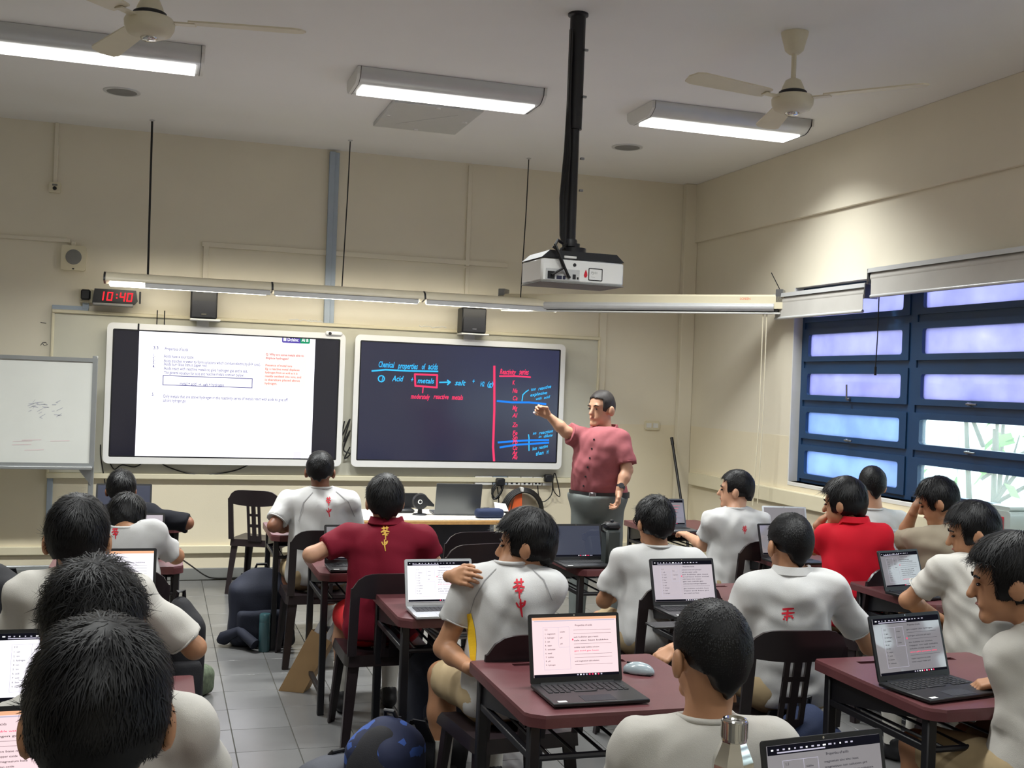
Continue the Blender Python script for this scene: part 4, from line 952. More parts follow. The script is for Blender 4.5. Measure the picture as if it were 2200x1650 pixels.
def person(name, label, head, hyaw=0, hpitch=0, hroll=0, byaw=0, hs=1.0, J=None, skin='skin_a', shirt='shirt_white', hair='short', bottoms='khaki', lower='shorts', collar='round',
           sleeve=.62, prints=(), stand=False, big=0, near=False, hands=None, chair_label=None, wr=.013, seed=1, extras=(), watch=None, loose=.018, lean=.03, cdx=0, cr=1.0):
    J = {k: dep(*q) for k, q in (J or {}).items()}
    Hc = dep(*head); Rb = rotm(byaw); Rh = rotm(hyaw, hpitch, hroll)
    N = J.get('N', Hc+Rb@np.array([0, -.03, -.19]))
    SL = J.get('SL', N+Rb@np.array([-.175, .0, -.045])); SR = J.get('SR', N+Rb@np.array([.175, 0, -.045]))
    EL = J.get('EL', SL+Rb@np.array([-.06, .12, -.25])); ER = J.get('ER', SR+Rb@np.array([.06, .12, -.25]))
    WL = J.get('WL', EL+Rb@np.array([.05, .23, .03])); WR = J.get('WR', ER+Rb@np.array([-.05, .23, .03]))
    if stand:
        PV = J['PV']; lat = unit(SR-SL)*np.array([1, 1, 0]); fw = Rb@np.array([0, 1, 0])
        HL, HR = PV-Rb[:, 0]*.09, PV+Rb[:, 0]*.09; KL, KR = HL+np.array([0, 0, -.40])-Rb[:, 0]*.02+fw*.02, HR+np.array([0, 0, -.40])+Rb[:, 0]*.02+fw*.02
        AL, AR_ = np.array([*KL[:2], .09])-Rb[:, 0]*.01, np.array([*KR[:2], .09])+Rb[:, 0]*.01
    else:
        PV = np.array([*(N+Rb@np.array([0, -lean, 0]))[:2], .54]); HL, HR = PV+Rb@np.array([-.085, .03, 0]), PV+Rb@np.array([.085, .03, 0])
        KL, KR = PV+Rb@np.array([-.13, .42, -.02]), PV+Rb@np.array([.13, .42, -.02]); AL, AR_ = KL+Rb@np.array([0, -.03, 0]), KR+Rb@np.array([0, .02, 0]); AL[2] = AR_[2] = .09
    org = np.array([PV[0], PV[1], 0.]); T = thing(name, label, 'person', org)
    allp = np.stack([Hc+[0, 0, .15], Hc-.15, Hc+.15, N, SL, SR, EL, ER, WL, WR, PV, KL, KR, AL-[0, 0, .08], AR_])
    h = .0075 if near else .0105
    f = Field(allp.min(0)-.16, allp.max(0)+.16, h)
    hp = lambda a, b, c: Hc+Rh@np.array([a, b, c])*hs
    f.ell(hp(0, -.010, .026), np.array([.073, .092, .086])*hs, Rh, .02); f.ell(hp(0, .026, -.050), np.array([.054, .062, .064])*hs, Rh, .03)
    f.cone(hp(-.012, .072, -.098), hp(.012, .072, -.098), .018*hs, .018*hs, .02); f.cone(hp(0, .086, .004), hp(0, .104, -.030), .008*hs, .013*hs, .014)
    f.cone(hp(-.032, .074, .022), hp(.032, .074, .022), .012*hs, .012*hs, .015); f.cone(hp(-.018, .082, -.062), hp(.018, .082, -.062), .008*hs, .008*hs, .01)
    for s in (-1, 1):
        Re = Rh@np.array(Matrix.Rotation(s*.35, 3, 'Z')); f.ell(hp(s*.086, -.008, -.014), np.array([.012, .023, .035])*hs, Re, .008); f.cone(hp(s*.07, .002, -.02), hp(s*.078, .0, -.02), .014*hs, .012*hs, .01)
    f.cone(hp(0, -.022, -.055), N+Rb@np.array([0, 0, .005]), .050*hs, .057, .03)
    UL, UR = SL*.68+SR*.32-[0, 0, .05], SR*.68+SL*.32-[0, 0, .05]
    def torso(F, e):
        g = big
        F.cone(SL, SR, .046+e, .046+e, .05); F.cone(N+[0, 0, -.012], SL, .040+e, .044+e, .045); F.cone(N+[0, 0, -.012], SR, .040+e, .044+e, .045)
        F.cone(UL, HL, .088+e+g*.6, .098+e+g*.3, .06); F.cone(UR, HR, .088+e+g*.6, .098+e+g*.3, .06); F.cone((UL+UR)/2, PV, .09+e+g*.7, .10+e+g*.7, .06)
        if g: F.ell(PV+Rb@np.array([0, .06, .20]), np.array([.145, .155, .20])+e, Rb, .08)
    torso(f, -.014 if not big else -.03)
    for S_, E_, W2 in ((SL, EL, WL), (SR, ER, WR)):
        f.cone(S_, E_, .047+big*.15, .038+big*.1, .03); f.cone(E_, E_+(W2-E_)*.35, .038+big*.1, .038+big*.1, .02); f.cone(E_+(W2-E_)*.35, W2, .038+big*.1, .025, .02)
    for A_, B_, C_ in ((HL, KL, AL), (HR, KR, AR_)): f.cone(A_, B_, .082, .055, .04); f.cone(B_, B_+(C_-B_)*.35, .054, .056, .03); f.cone(B_+(C_-B_)*.35, C_, .056, .034, .03)
    V, Q4 = f.mesh(); VV = [V]; QQ = [Q4]; n = len(V); hands = hands or {}
    for s, E_, W2 in ((-1, EL, WL), (1, ER, WR)):
        k = 'L' if s < 0 else 'R'; hd = hands.get(k, {})
        d = np.array(hd.get('d', W2-E_), float); nn = np.array(hd.get('n', (0, 0, -1)), float)
        # thumb side: for palm down and fingers forward the left thumb is on +x
        v2, q2 = hand_geo(W2, d, nn, hd.get('side', 1 if s > 0 else -1), hd.get('curl', .3), .0042 if not near else .004, hd.get('pinch', False), hd.get('sc', .95))
        VV.append(v2); QQ.append(q2+n); n += len(v2)
    soft_obj('body', np.concatenate(VV), np.concatenate(QQ), skin, T, org)
    # face details
    for s in (-1, 1):
        m = MB(); m.lathe([(.001, .006), (.006, .004), (.009, 0), (.006, -.004), (.001, -.006)], 10, X=Matrix.Translation(hp(s*.030, .083, .000)), cap=False)
        m.build('eye', 'eye', T, origin=org)
    for s in (-1, 1): m = MB(); m.tube([hp(s*.014, .0895, .020), hp(s*.030, .0885, .026), hp(s*.046, .079, .020)], .0035, 6); m.build('eyebrow', 'hair', T, origin=org)
    m = MB(); m.tube([hp(-.022, .083, -.060), hp(0, .092, -.058), hp(.022, .083, -.060)], .0045, 6); m.build('lips', 'lip', T, origin=org)
    # hair
    th, nape, side, strands, sl, lift = {'short': (.014, -.062, -.010, 1500, .022, .10), 'crop': (.010, -.084, -.008, 2600, .012, .16), 'bowl': (.021, -.088, -.045, 1800, .045, .03), 'messy': (.021, -.075, -.02, 2600, .055, .22), 'full': (.018, -.080, -.030, 3400, .040, .10), 'bald': (.006, -.055, -.02, 700, .006, .1)}[hair]
    if near: strands = int(strands*2.2)
    hf = Field(Hc-.19*hs, Hc+.19*hs, .007 if not near else .006)
    hf.ell(hp(0, -.012, .032), (np.array([.074, .094, .088])+th)*hs, Rh, .02); hf.ell(hp(0, -.040, -.015), (np.array([.062, .058, .075])+th*.9)*hs, Rh, .03)
    G = np.stack(np.meshgrid(*hf.ax, indexing='ij'), -1); q = ((G-Hc)@Rh)/hs
    hf.F = np.maximum(hf.F, -np.maximum(.046-q[..., 1], q[..., 2]-(.064+.02*np.cos(q[..., 0]*30)*.5))*hs)
    hf.F = np.maximum(hf.F, -np.maximum(.0-q[..., 1]+.3*(q[..., 2]-side), q[..., 2]-side)*hs)
    hf.F = np.maximum(hf.F, (nape+(.55 if hair != 'crop' else 1.15)*np.abs(q[..., 0])-q[..., 2]-.006*np.sin(q[..., 0]*180))*hs)
    if hair not in ('bowl',):
        for s in (-1, 1): hf.F = np.maximum(hf.F, (1-np.sqrt(((q[..., 0]-s*.095)/.034)**2+((q[..., 1]-.008)/.034)**2+((q[..., 2]+.022)/.044)**2))*.03)
    hf.wrinkle({'messy': .005, 'bowl': .003, 'full': .004}.get(hair, .0022), 60, seed)
    V, Q4 = hf.mesh(); hv = V
    rs = np.random.RandomState(seed); pick = Q4[rs.randint(0, len(Q4), strands)]; c = V[pick].mean(1)
    nrm = np.cross(V[pick[:, 2]]-V[pick[:, 0]], V[pick[:, 3]]-V[pick[:, 1]]); nrm /= np.linalg.norm(nrm, axis=1, keepdims=True)+1e-9
    out = c-hp(0, -.01, .0); nrm *= np.sign((nrm*out).sum(1, keepdims=True)); crown = hp(.01, -.055, .12)
    tg = (c-crown)/(np.linalg.norm(c-crown, axis=1, keepdims=True)+.01)+rs.randn(strands, 3)*(.25 if hair != 'messy' else .5)+np.array([0, 0, -.25]); tg -= (tg*nrm).sum(1, keepdims=True)*nrm; tg /= np.linalg.norm(tg, axis=1, keepdims=True)+1e-9
    L = sl*hs*rs.uniform(.6, 1.2, (strands, 1)); lf = lift*rs.uniform(.3, 1.3, (strands, 1)); ql = ((c-Hc)@Rh)/hs; L *= np.clip((ql[:, 2:3]+.075)/.12, .22, 1); lf *= np.clip((ql[:, 2:3]+.03)/.09, .05, 1); wd = np.cross(nrm, tg)*(.0011 if near else .0018)
    p0 = c-nrm*.003; p1 = c+tg*L*.5+nrm*L*lf*.7; p2 = c+tg*L+nrm*L*(lf*.6-.10)
    SV = np.stack([p0-wd, p0+wd, p1-wd, p1+wd, p2-wd*.15, p2+wd*.15], 1).reshape(-1, 3); b = np.arange(strands)[:, None]*6+len(V)
    SQ = np.concatenate([b+np.array([0, 1, 3, 2]), b+np.array([2, 3, 5, 4])])
    soft_obj('hair', np.concatenate([V, SV]), np.concatenate([Q4, SQ]), 'hair' if hair != 'bald' else 'hair_faded', T, org)
    # shirt
    pts = np.stack([N, SL, SR, EL, ER, PV, HL, HR]); s = Field(pts.min(0)-.22-big, pts.max(0)+.22+big, .0095 if near else .0115)
    torso(s, loose)
    for S_, E_ in ((SL, EL), (SR, ER)):
        cu = S_+(E_-S_)*sleeve; d = unit(E_-S_); s.cone(S_, S_+(E_-S_)*(sleeve+.12), .060+big*.18, .070+big*.2, .03, (cu, d))
    s.wrinkle(wr, 20, seed+3); s.wrinkle(wr*.6, 46, seed+4)
    Zg = s.ax[2][None, None, :]; low = (PV[2]-.07) if not stand else PV[2]+.0
    s.F = np.maximum(s.F, low-Zg)
    G = np.stack(np.meshgrid(*s.ax, indexing='ij'), -1); s.F = np.maximum(s.F, .072-np.linalg.norm((G-(N+np.array([0, 0, .078]))-Rb@np.array([0, .014, 0])), axis=-1))   # neck opening
    V, Q4 = s.mesh(); so = soft_obj('shirt', V, Q4, shirt, T, org); bvh = BVHTree.FromPolygons([tuple(p) for p in V], [tuple(map(int, x)) for x in Q4])
    up = unit(Hc-N); cR = []; rr = .064*cr
    for k in range(25):
        a = 2*PI*k/24; cR.append(N+Rb@np.array([math.cos(a)*rr*1.08, math.sin(a)*rr*1.05+.006, .034-.05*max(0, math.sin(a))]))
    m = MB()
    if collar == 'round': m.tube(cR, .0075, 8, cap=False)
    else:
        V2 = []; 
        for p in cR:
            o = unit(p-N-np.array([0, 0, .01])); V2 += [p+[0, 0, .028], p+o*.012+[0, 0, .026], p+o*.026-[0, 0, .012], p+o*.016-[0, 0, .016], p-[0, 0, .01]]
        m.add(V2, [(5*k+j, 5*k+(j+1) % 5, 5*(k+1)+(j+1) % 5, 5*(k+1)+j) for k in range(24) for j in range(5)])
    m.build('collar', shirt, so, origin=org, smooth=60)
    if True:
        for S_, E_ in ((SL, EL), (SR, ER)):
            m = MB()
            if sleeve > .79 and not near: break
            cu = S_+(E_-S_)*(sleeve-.035); d = unit(E_-S_); a_ = unit(np.cross(d, [0, .3, 1])); b_ = np.cross(d, a_); r = (.0645 if near else .060)+big*.2
            m.tube([cu+r*(math.cos(2*PI*k/20)*a_+math.sin(2*PI*k/20)*b_) for k in range(21)], .0032, 6, cap=False)
            m.build('sleeve_hem', shirt, so, origin=org)
    REGISTER[label] = (bvh, so, org)
    for pm, strokes in prints:
        m = MB()
        for wpx, pl in strokes:
            P = []
            for (u0, v0), (u1, v1) in zip(pl[:-1], pl[1:]):
                k = max(2, int(math.hypot(u1-u0, v1-v0)/2.5)); P += [(u0+(u1-u0)*i/k, v0+(v1-v0)*i/k) for i in range(k)]
            P.append(pl[-1]); L3 = []
            for i, (u, v) in enumerate(P):
                a, b = P[max(i-1, 0)], P[min(i+1, len(P)-1)]; dx, dy = b[0]-a[0], b[1]-a[1]; l = math.hypot(dx, dy)+1e-9
                w_ = wpx*(.55+.45*math.sin(PI*min(1, (i+1.5)/(len(P)+1)))); row = []
                for s_ in (-.5, .5):
                    dv = ray(u-dy/l*w_*s_, v+dx/l*w_*s_); hit = bvh.ray_cast(Vector(CAM), Vector(unit(dv)))
                    row.append(None if hit[0] is None else np.array(hit[0])+np.array(hit[1])*(.0025 if np.dot(hit[1], dv) < 0 else -.0025))
                L3.append(row)
            for a, b in zip(L3[:-1], L3[1:]):
                if all(x is not None for x in a+b) and max(np.linalg.norm(a[0]-b[0]), np.linalg.norm(a[1]-b[1])) < .05: m.quad(a[0], b[0], b[1], a[1])
        if m.v: m.build({'yellow': 'side_panel', 'seam': 'seam'}.get(pm, 'print'), pm, so, origin=org, smooth=0)
    # bottoms, socks, shoes
    fr = .62 if lower == 'shorts' else 1
    lo = np.minimum.reduce([HL, HR, KL, KR, AL, AR_]); hi = np.maximum.reduce([HL, HR, KL, KR, AL, AR_]); t = Field(lo-.16, hi+.18, .0125)
    t.cone(HL, HR, .112, .112, .05)
    if stand: t.cone(HL+[0, 0, .02], HR+[0, 0, .02], .118, .118, .05); t.ell(PV+Rb@np.array([0, .05, .0]), np.array([.175, .165, .15]), Rb, .05)
    for A_, B_, C_ in ((HL, KL, AL), (HR, KR, AR_)):
        if lower == 'shorts': cu = A_+(B_-A_)*.86; t.cone(A_, A_+(B_-A_)*.98, .096, .086, .04, (cu, unit(B_-A_)))
        else: t.cone(A_, B_, .098+big*.1, .078+big*.1, .04); t.cone(B_, C_, .078+big*.1, .058, .03, (C_-[0, 0, .03], np.array([0, 0, -1.])))
    t.wrinkle(.005, 30, seed+5); t.F = np.maximum(t.F, t.ax[2][None, None, :]-(PV[2]+(.10 if not stand else .02)))
    V, Q4 = t.mesh(); soft_obj('shorts' if lower == 'shorts' else 'trousers', V, Q4, bottoms, T, org)
    for A_, B_, o_ in ((AL, KL, -.1), (AR_, KR, .1)):
        fd = Rb@np.array([o_, 1, 0]); g = Field(A_-.30, A_+.30, .009); z0 = np.array([0, 0, .035])
        base = np.array([*A_[:2], 0.]); g.cone(base-fd*.03+z0*1.1, base+fd*.10+z0, .037, .036, .03); g.cone(base+fd*.10+z0, base+fd*.165+z0*.85, .038, .030, .03); g.cone(base-fd*.02+[0, 0, .05], base-fd*.01+[0, 0, .09], .038, .040, .02)
        g.F = np.maximum(g.F, .002-g.ax[2][None, None, :]); v2, q2 = g.mesh(); soft_obj('shoe', v2, q2, 'shoe', T, org)
        if lower == 'shorts':
            m = MB(); d = unit(B_-A_); m.tube([A_-d*.01, A_+d*.05, A_+d*.12, A_+d*.17], [.040, .040, .047, .053], 14); m.build('sock', 'sock', T, origin=org)
    if watch:
        W2, E_ = (WL, EL) if watch == 'L' else (WR, ER); d = unit(E_-W2); c0 = W2+d*.035; m = MB(); m.tube([c0-d*.013, c0+d*.013], [.031, .031], 16); wm = m.build('watch', 'black_plastic', T, origin=org)
        nn = unit(CAM-c0); nn = unit(nn-np.dot(nn, d)*d); m = MB(); m.tube([c0+nn*.026, c0+nn*.037], [.019, .019], 16); m.build('watch_face', 'black_metal', wm, origin=org)
    if 'glasses' in extras:
        m = MB()
        for s_ in (-1, 1): m.tube([hp(s_*.083, -.012, .002), hp(s_*.080, .05, .008), hp(s_*.066, .092, .008)], .0022, 5); m.tube([hp(s_*.034+.026*math.cos(a), .10, .002+.02*math.sin(a)) for a in np.linspace(0, 6.283, 17)], .002, 5, cap=False)
        m.tube([hp(-.008, .104, .006), hp(.008, .104, .006)], .002, 5); m.build('glasses', 'black_plastic', T, origin=org)
    if chair_label: chair(PV[0]+cdx, PV[1]-.0, math.radians(byaw), chair_label)
    return T, dict(H=Hc, N=N, SL=SL, SR=SR, EL=EL, ER=ER, WL=WL, WR=WR, PV=PV, Rb=Rb, org=org, hp=hp)

# ================================================================ DESKS, CHAIRS, LAPTOPS IN PLACE
desk(-4.20, -2.64, 'front desk of the second column, beside the dark rucksack on the floor')
desk(-4.09, -4.07, 'desk with the paper carrier bag leaning by its leg, under the maroon shirt pupil')
desk(-3.905, -5.20, 'desk with an open laptop and papers in its rack, left of the yellow sided shirt', .70, .72)
desk(-3.80, -6.62, 'large near desk with black laptop and grey mouse', .72, .70)
desk(-2.655, -4.05, 'desk with a dark bottle and dark laptop, near the teacher')
desk(-2.61, -5.20, 'desk in the middle carrying the laptop in a black case', .70)
desk(-2.47, -6.80, 'near desk at right with the angled laptop reflecting the window', .72, .70)
desk(-1.46, -2.45, 'front desk by the window, with a laptop near the broom', .62, .56)
desk(-1.31, -3.90, 'window side desk below the red shirt pupil')
desk(-1.26, -5.22, 'window side desk with the tilted laptop behind the red shirt pupil')
desk(-5.43, -6.62, 'left column desk behind the messy haired pupil, its corner showing', .66)
desk(-5.48, -5.40, 'left column desk under the bright laptop, second from the front end')
desk(-5.42, -3.78, 'left column desk in front of the pupil with lowered head')
desk(-5.40, -2.22, 'front desk of the left column, before the pupil in black', .66, .6)
desk(-5.36, -7.78, 'nearest desk of the left column, at the bottom left edge', .64, .6)
desk(-.78, -3.20, 'desk against the window wall carrying a silver laptop', .62, .58)
desk(-.85, -4.05, 'desk under the window, before the pupil in the beige jacket', .6, .4)
desk(-3.30, -8.15, 'nearest desk at the bottom, holding the steel flask and dark laptop', .70, .62)
chair(-4.06, -.55, math.radians(-24), 'empty dark plastic chair standing by the front wall')
chair(-3.02, -2.95, math.radians(4), 'empty dark chair behind the teacher table, left of the turned away pupil'); chair(-3.20, -3.45, math.radians(14), 'empty dark chair with a tilted back, behind the laptop on the papers desk')

laptop(228, 1238, 4.7, 'bright white laptop between the two dark heads at left', .40, .25, disp='lap_white', style='red', seed=2, tilt=14)
laptop(290, 1140, 6.2, 'laptop with mauve screen beside the lowered head at left', disp='lap_lilac', style='dark', seed=3)
laptop(265, 1090, 7.55, 'laptop with dark drawing on screen at the front left desk', .36, .24, disp='lap_dark', style='dark', seed=4)
laptop(110, 1508, 3.3, 'laptop with white page at the left edge, behind the nearest pupil', .33, .23, disp='lap_white', style='white', seed=5, tilt=14)
laptop(-60, 1690, 2.50, 'laptop with pink page cut by the bottom left corner', .33, .23, disp='lap_pink', style='pink', seed=6)
laptop(765, 1152, 6.05, 'laptop with grey screen beyond the maroon shirt pupil', .33, disp='lap_grey', style='dark', seed=7)
laptop(946, 1268, 4.98, 'silver laptop with white document left of the yellow sided shirt', .31, .215, body='laptop_silver', disp='lap_white', style='white', seed=8)
laptop(1240, 1437, 3.78, 'black laptop with pink worksheet on the large near desk', .33, .235, keys=True, disp='lap_pink', style='pink', seed=9, tilt=14)
laptop(1243, 1187, 6.45, 'laptop with dark blue screen beside the dark bottle', .31, disp='lap_dark', style='dark', seed=10)
laptop(1474, 1282, 5.20, 'black laptop with grey worksheet on the middle desk', .33, .225, disp='lap_lilac', style='doc', seed=11)
laptop(1432, 1117, 8.15, 'grey laptop with pale screen on the front window side desk', .32, disp='lap_grey', body='laptop_grey', style='white', seed=12)
laptop(1965, 1440, 4.0, 'black laptop turned left on the near right desk', .345, .235, keys=True, rz=math.radians(9), disp='lap_grey', style='doc', seed=13, tilt=16)
laptop(1945, 1256, 5.85, 'laptop turned left behind the red shirt pupil', .30, disp='lap_grey', rz=math.radians(12), style='doc', seed=14)
laptop(1685, 1160, 6.85, 'laptop half hidden by the round head in the middle right', .31, disp='lap_grey', style='dark', seed=15)
laptop(1690, 1112, 7.95, 'pale reflecting laptop near the window corner', .32, disp='lap_grey', body='laptop_silver', rz=math.radians(-14), style='dark', seed=16, tilt=22)
laptop(1925, 1168, 6.75, 'silver laptop under the window by the beige jacket pupil', .33, disp='lap_grey', body='laptop_silver', rz=math.radians(10), style='dark', seed=17)
laptop(1788, 1795, 2.50, 'dark laptop at the bottom edge beside the steel flask', .34, .24, keys=True, disp='lap_grey', rz=math.radians(6), style='doc', seed=18, tilt=12)

# ================================================================ THE PUPILS
HWA = lambda x, y, s: [(4*s, [(x-11*s, y-14*s), (x+10*s, y-16*s)]), (4*s, [(x-5*s, y-22*s), (x-4*s, y-9*s)]), (4*s, [(x+4*s, y-23*s), (x+5*s, y-9*s)]), (5*s, [(x-13*s, y-3*s), (x-3*s, y-8*s), (x+12*s, y-4*s)]), (4*s, [(x-9*s, y+4*s), (x+10*s, y+1*s)]), (5*s, [(x-4*s, y-3*s), (x+6*s, y+7*s)]), (4*s, [(x, y-8*s), (x+1*s, y+20*s)])]
ZHONG = lambda x, y, s: [(4*s, [(x-9*s, y-6*s), (x-4*s, y+4*s), (x+3*s, y+5*s)]), (5*s, [(x+10*s, y-10*s), (x+8*s, y-1*s), (x, y+6*s)]), (4.5*s, [(x, y-14*s), (x+1*s, y+8*s), (x+4*s, y+26*s)]), (4*s, [(x-2*s, y-3*s), (x+7*s, y-5*s)])]
PP = {}
PP['s7'] = person('student', 'pupil in a maroon shirt with gold characters on the back, elbow out to the left', (826, 1076, 5.6), hs=1.0, hair='bowl', shirt='shirt_maroon', bottoms='red_cloth', collar='polo', sleeve=.66, skin='skin_b', seed=11,
    J=dict(N=(830, 1136, 5.6), SL=(752, 1156, 5.6), SR=(903, 1160, 5.6), EL=(668, 1192, 5.5), WL=(712, 1180, 5.95), ER=(930, 1205, 5.7), WR=(880, 1190, 6.0)),
    prints=[('print_gold', HWA(828, 1146, .72)+ZHONG(826, 1168, .62))], chair_label='chair of the maroon shirt pupil')
PP['s6'] = person('student', 'pupil in a white shirt with red characters before the left screen, nearest the teacher table', (688, 1012, 7.0), hs=.98, hyaw=-14, hair='short', skin='skin_c', seed=12, bottoms='khaki',
    J=dict(N=(690, 1058, 7.0), SL=(622, 1078, 7.0), SR=(752, 1078, 7.0), EL=(588, 1130, 6.9), WL=(640, 1135, 7.3)), sleeve=.78,
    prints=[('print_red', HWA(706, 1078, .45)+ZHONG(706, 1098, .5)), ('seam', [(1.8, [(672, 1058), (652, 1080), (642, 1120)])]), ('seam', [(1.8, [(722, 1056), (748, 1078), (762, 1110)])])], chair_label='chair of the pupil sitting before the left screen')
PP['s5'] = person('student', 'pupil in a black shirt with a round close cropped head, below the left screen corner', (260, 1053, 6.9), hs=.94, hair='full', shirt='shirt_black', seed=13, hpitch=8, skin='skin_c',
    J=dict(N=(264, 1094, 6.95), SL=(212, 1112, 6.9), SR=(322, 1108, 6.9), ER=(402, 1124, 6.9), WR=(345, 1108, 7.25)), sleeve=1.05, chair_label='front chair of the left column')
PP['s4'] = person('student', 'pupil with lowered head, white shirt with a red mark, elbow out', (268, 1118, 5.5), hs=1.0, hair='full', hpitch=22, hroll=10, seed=14,
    J=dict(N=(268, 1146, 5.4), SL=(205, 1165, 5.4), SR=(330, 1150, 5.45), ER=(378, 1195, 5.6), WR=(335, 1180, 5.9)), sleeve=.80, prints=[('print_red', HWA(248, 1146, .6))], chair_label='chair of the pupil with lowered head')
PP['s3'] = person('student', 'pupil in a white shirt with elbows spread, at left behind the bright laptop', (167, 1158, 3.9), hs=1.15, hair='full', seed=15, skin='skin_a', near=True, hpitch=4,
    J=dict(N=(170, 1248, 3.85), SL=(55, 1282, 3.85), SR=(288, 1278, 3.85), EL=(0, 1440, 3.9), WL=(60, 1330, 4.3), ER=(418, 1392, 3.95), WR=(360, 1330, 4.3)), sleeve=.86, chair_label='chair of the pupil with spread elbows', shirt='shirt_offwhite')
PP['s2'] = person('student', 'pupil with tousled black hair in front of the spread elbows pupil', (203, 1350, 2.75), hs=1.24, hair='messy', seed=16, near=True, hroll=-6, hpitch=8,
    J=dict(N=(210, 1490, 2.7), SL=(20, 1570, 2.72), SR=(405, 1562, 2.72), ER=(462, 1720, 2.85), WR=(330, 1640, 3.2), EL=(-40, 1690, 2.9), WL=(62, 1520, 3.25)), hands={'L': dict(d=(.1, 1, .05), curl=.45)}, chair_label='chair of the tousled pupil', shirt='shirt_offwhite')
PP['s1'] = person('student', 'nearest pupil, large black haired head with both ears at the bottom left', (213, 1540, 1.75), hs=1.17, hair='full', seed=17, near=True, hpitch=6,
    J=dict(N=(206, 1730, 1.74), SL=(-30, 1830, 1.74), SR=(450, 1830, 1.74), WL=(30, 1900, 2.2), WR=(330, 1900, 2.2)), chair_label='nearest chair at bottom left', shirt='shirt_offwhite')
PP['s9'] = person('student', 'pupil with glasses in a white shirt, sitting right of the dark bottle', (1405, 1122, 5.6), hs=1.0, hair='full', seed=18, hpitch=2, hyaw=8,
    J=dict(N=(1412, 1186, 5.58), SL=(1338, 1206, 5.6), SR=(1488, 1206, 5.6), EL=(1298, 1290, 5.65), WL=(1335, 1262, 6.0)), sleeve=.72, extras=('glasses',), chair_label='chair of the pupil with glasses')
PP['s10'] = person('student', 'pupil with round cropped head and red character low on a white collared shirt', (1695, 1170, 4.75), hs=1.06, hair='crop', seed=19, collar='polo', skin='skin_a', byaw=-6, near=True,
    J=dict(N=(1700, 1246, 4.7), SL=(1612, 1268, 4.7), SR=(1788, 1266, 4.7), EL=(1566, 1376, 4.72), WL=(1452, 1392, 4.5), ER=(1868, 1388, 4.85), WR=(1850, 1335, 5.2)), sleeve=.70, watch='L', hands={'L': dict(d=(-.9, -.2, -.45), n=(0, .3, -1), curl=.5)},
    prints=[('print_red', [(5, [(1681, 1309), (1706, 1307)]), (5, [(1679, 1318), (1707, 1316)]), (4, [(1684, 1325), (1703, 1323)]), (4.5, [(1693, 1308), (1690, 1334)]), (4, [(1700, 1326), (1705, 1328)]), (4, [(1686, 1329), (1682, 1331)])])], chair_label='chair with slotted back behind the round cropped head', cdx=-.11)
PP['s11'] = person('student', 'pupil with short faded haircut and bare neck, in front of the steel flask', (1523, 1406, 2.7), hs=1.06, hair='crop', seed=20, near=True, hyaw=4,
    J=dict(N=(1515, 1566, 2.68), SL=(1375, 1606, 2.68), SR=(1655, 1610, 2.68), EL=(1315, 1780, 2.8), WL=(1330, 1700, 3.1), ER=(1715, 1780, 2.8), WR=(1650, 1700, 3.1)), chair_label='chair of the short haired near pupil', shirt='shirt_offwhite')
PP['s8'] = person('student', 'pupil in a white shirt with yellow side, hand on his own shoulder, face turned left', (1128, 1168, 4.45), hs=1.06, hyaw=66, hpitch=6, hair='bowl', seed=21, near=True, byaw=6, skin='skin_a',
    J=dict(N=(1098, 1224, 4.42), SL=(1018, 1250, 4.4), SR=(1182, 1262, 4.42), EL=(953, 1392, 4.4), WL=(1012, 1438, 4.25), ER=(1120, 1320, 4.82), WR=(972, 1238, 4.375)), sleeve=.62,
    hands={'R': dict(d=(.28, -.86, .16), n=(.9, -.1, -.3), curl=.42), 'L': dict(d=(.6, .6, -.4), curl=.6)},
    prints=[('print_red', HWA(1115, 1266, 1.0)+ZHONG(1118, 1300, 1.0)), ('seam', [(2.2, [(1066, 1222), (1042, 1246), (1020, 1285), (1010, 1318)])]), ('seam', [(2.2, [(1142, 1222), (1168, 1246), (1186, 1290)])]), ('yellow', [(17, [(1008, 1318), (1013, 1350), (1016, 1385), (1017, 1425)])])], chair_label='chair of the pupil with a hand on his shoulder')
PP['s12'] = person('student', 'pupil in a white shirt leaning back with face turned left, near the broom', (1580, 1053, 7.3), hs=1.04, hyaw=58, hair='short', seed=22, skin='skin_b', byaw=12,
    J=dict(N=(1582, 1102, 7.25), SL=(1530, 1122, 7.2), SR=(1632, 1122, 7.25), EL=(1512, 1172, 7.3)), prints=[('print_red', HWA(1600, 1139, .42))], chair_label='chair of the pupil turned to the broom')
PP['s13'] = person('student', 'pupil in a bright red polo shirt resting his cheek on a hand', (1812, 1081, 6.4), hs=1.12, hyaw=38, hpitch=8, hair='bowl', shirt='shirt_red', collar='polo', seed=23, byaw=14, skin='skin_a',
    J=dict(N=(1836, 1132, 6.36), SL=(1776, 1156, 6.4), SR=(1890, 1152, 6.3), EL=(1748, 1178, 6.62), WL=(1762, 1122, 6.55), ER=(1905, 1232, 6.35)), hands={'L': dict(d=(.45, -.1, .5), n=(.6, -.3, .2), curl=.5)}, chair_label='chair of the red shirt pupil')
PP['s14'] = person('student', 'pupil with spiky top and shaved sides before the window', (1872, 1042, 7.3), hs=1.0, hair='crop', seed=24, hyaw=-10, hpitch=-3, skin='skin_b', J=dict(N=(1878, 1104, 7.28), SL=(1830, 1122, 7.28), SR=(1930, 1124, 7.28)), chair_label='chair of the spiky haired pupil')
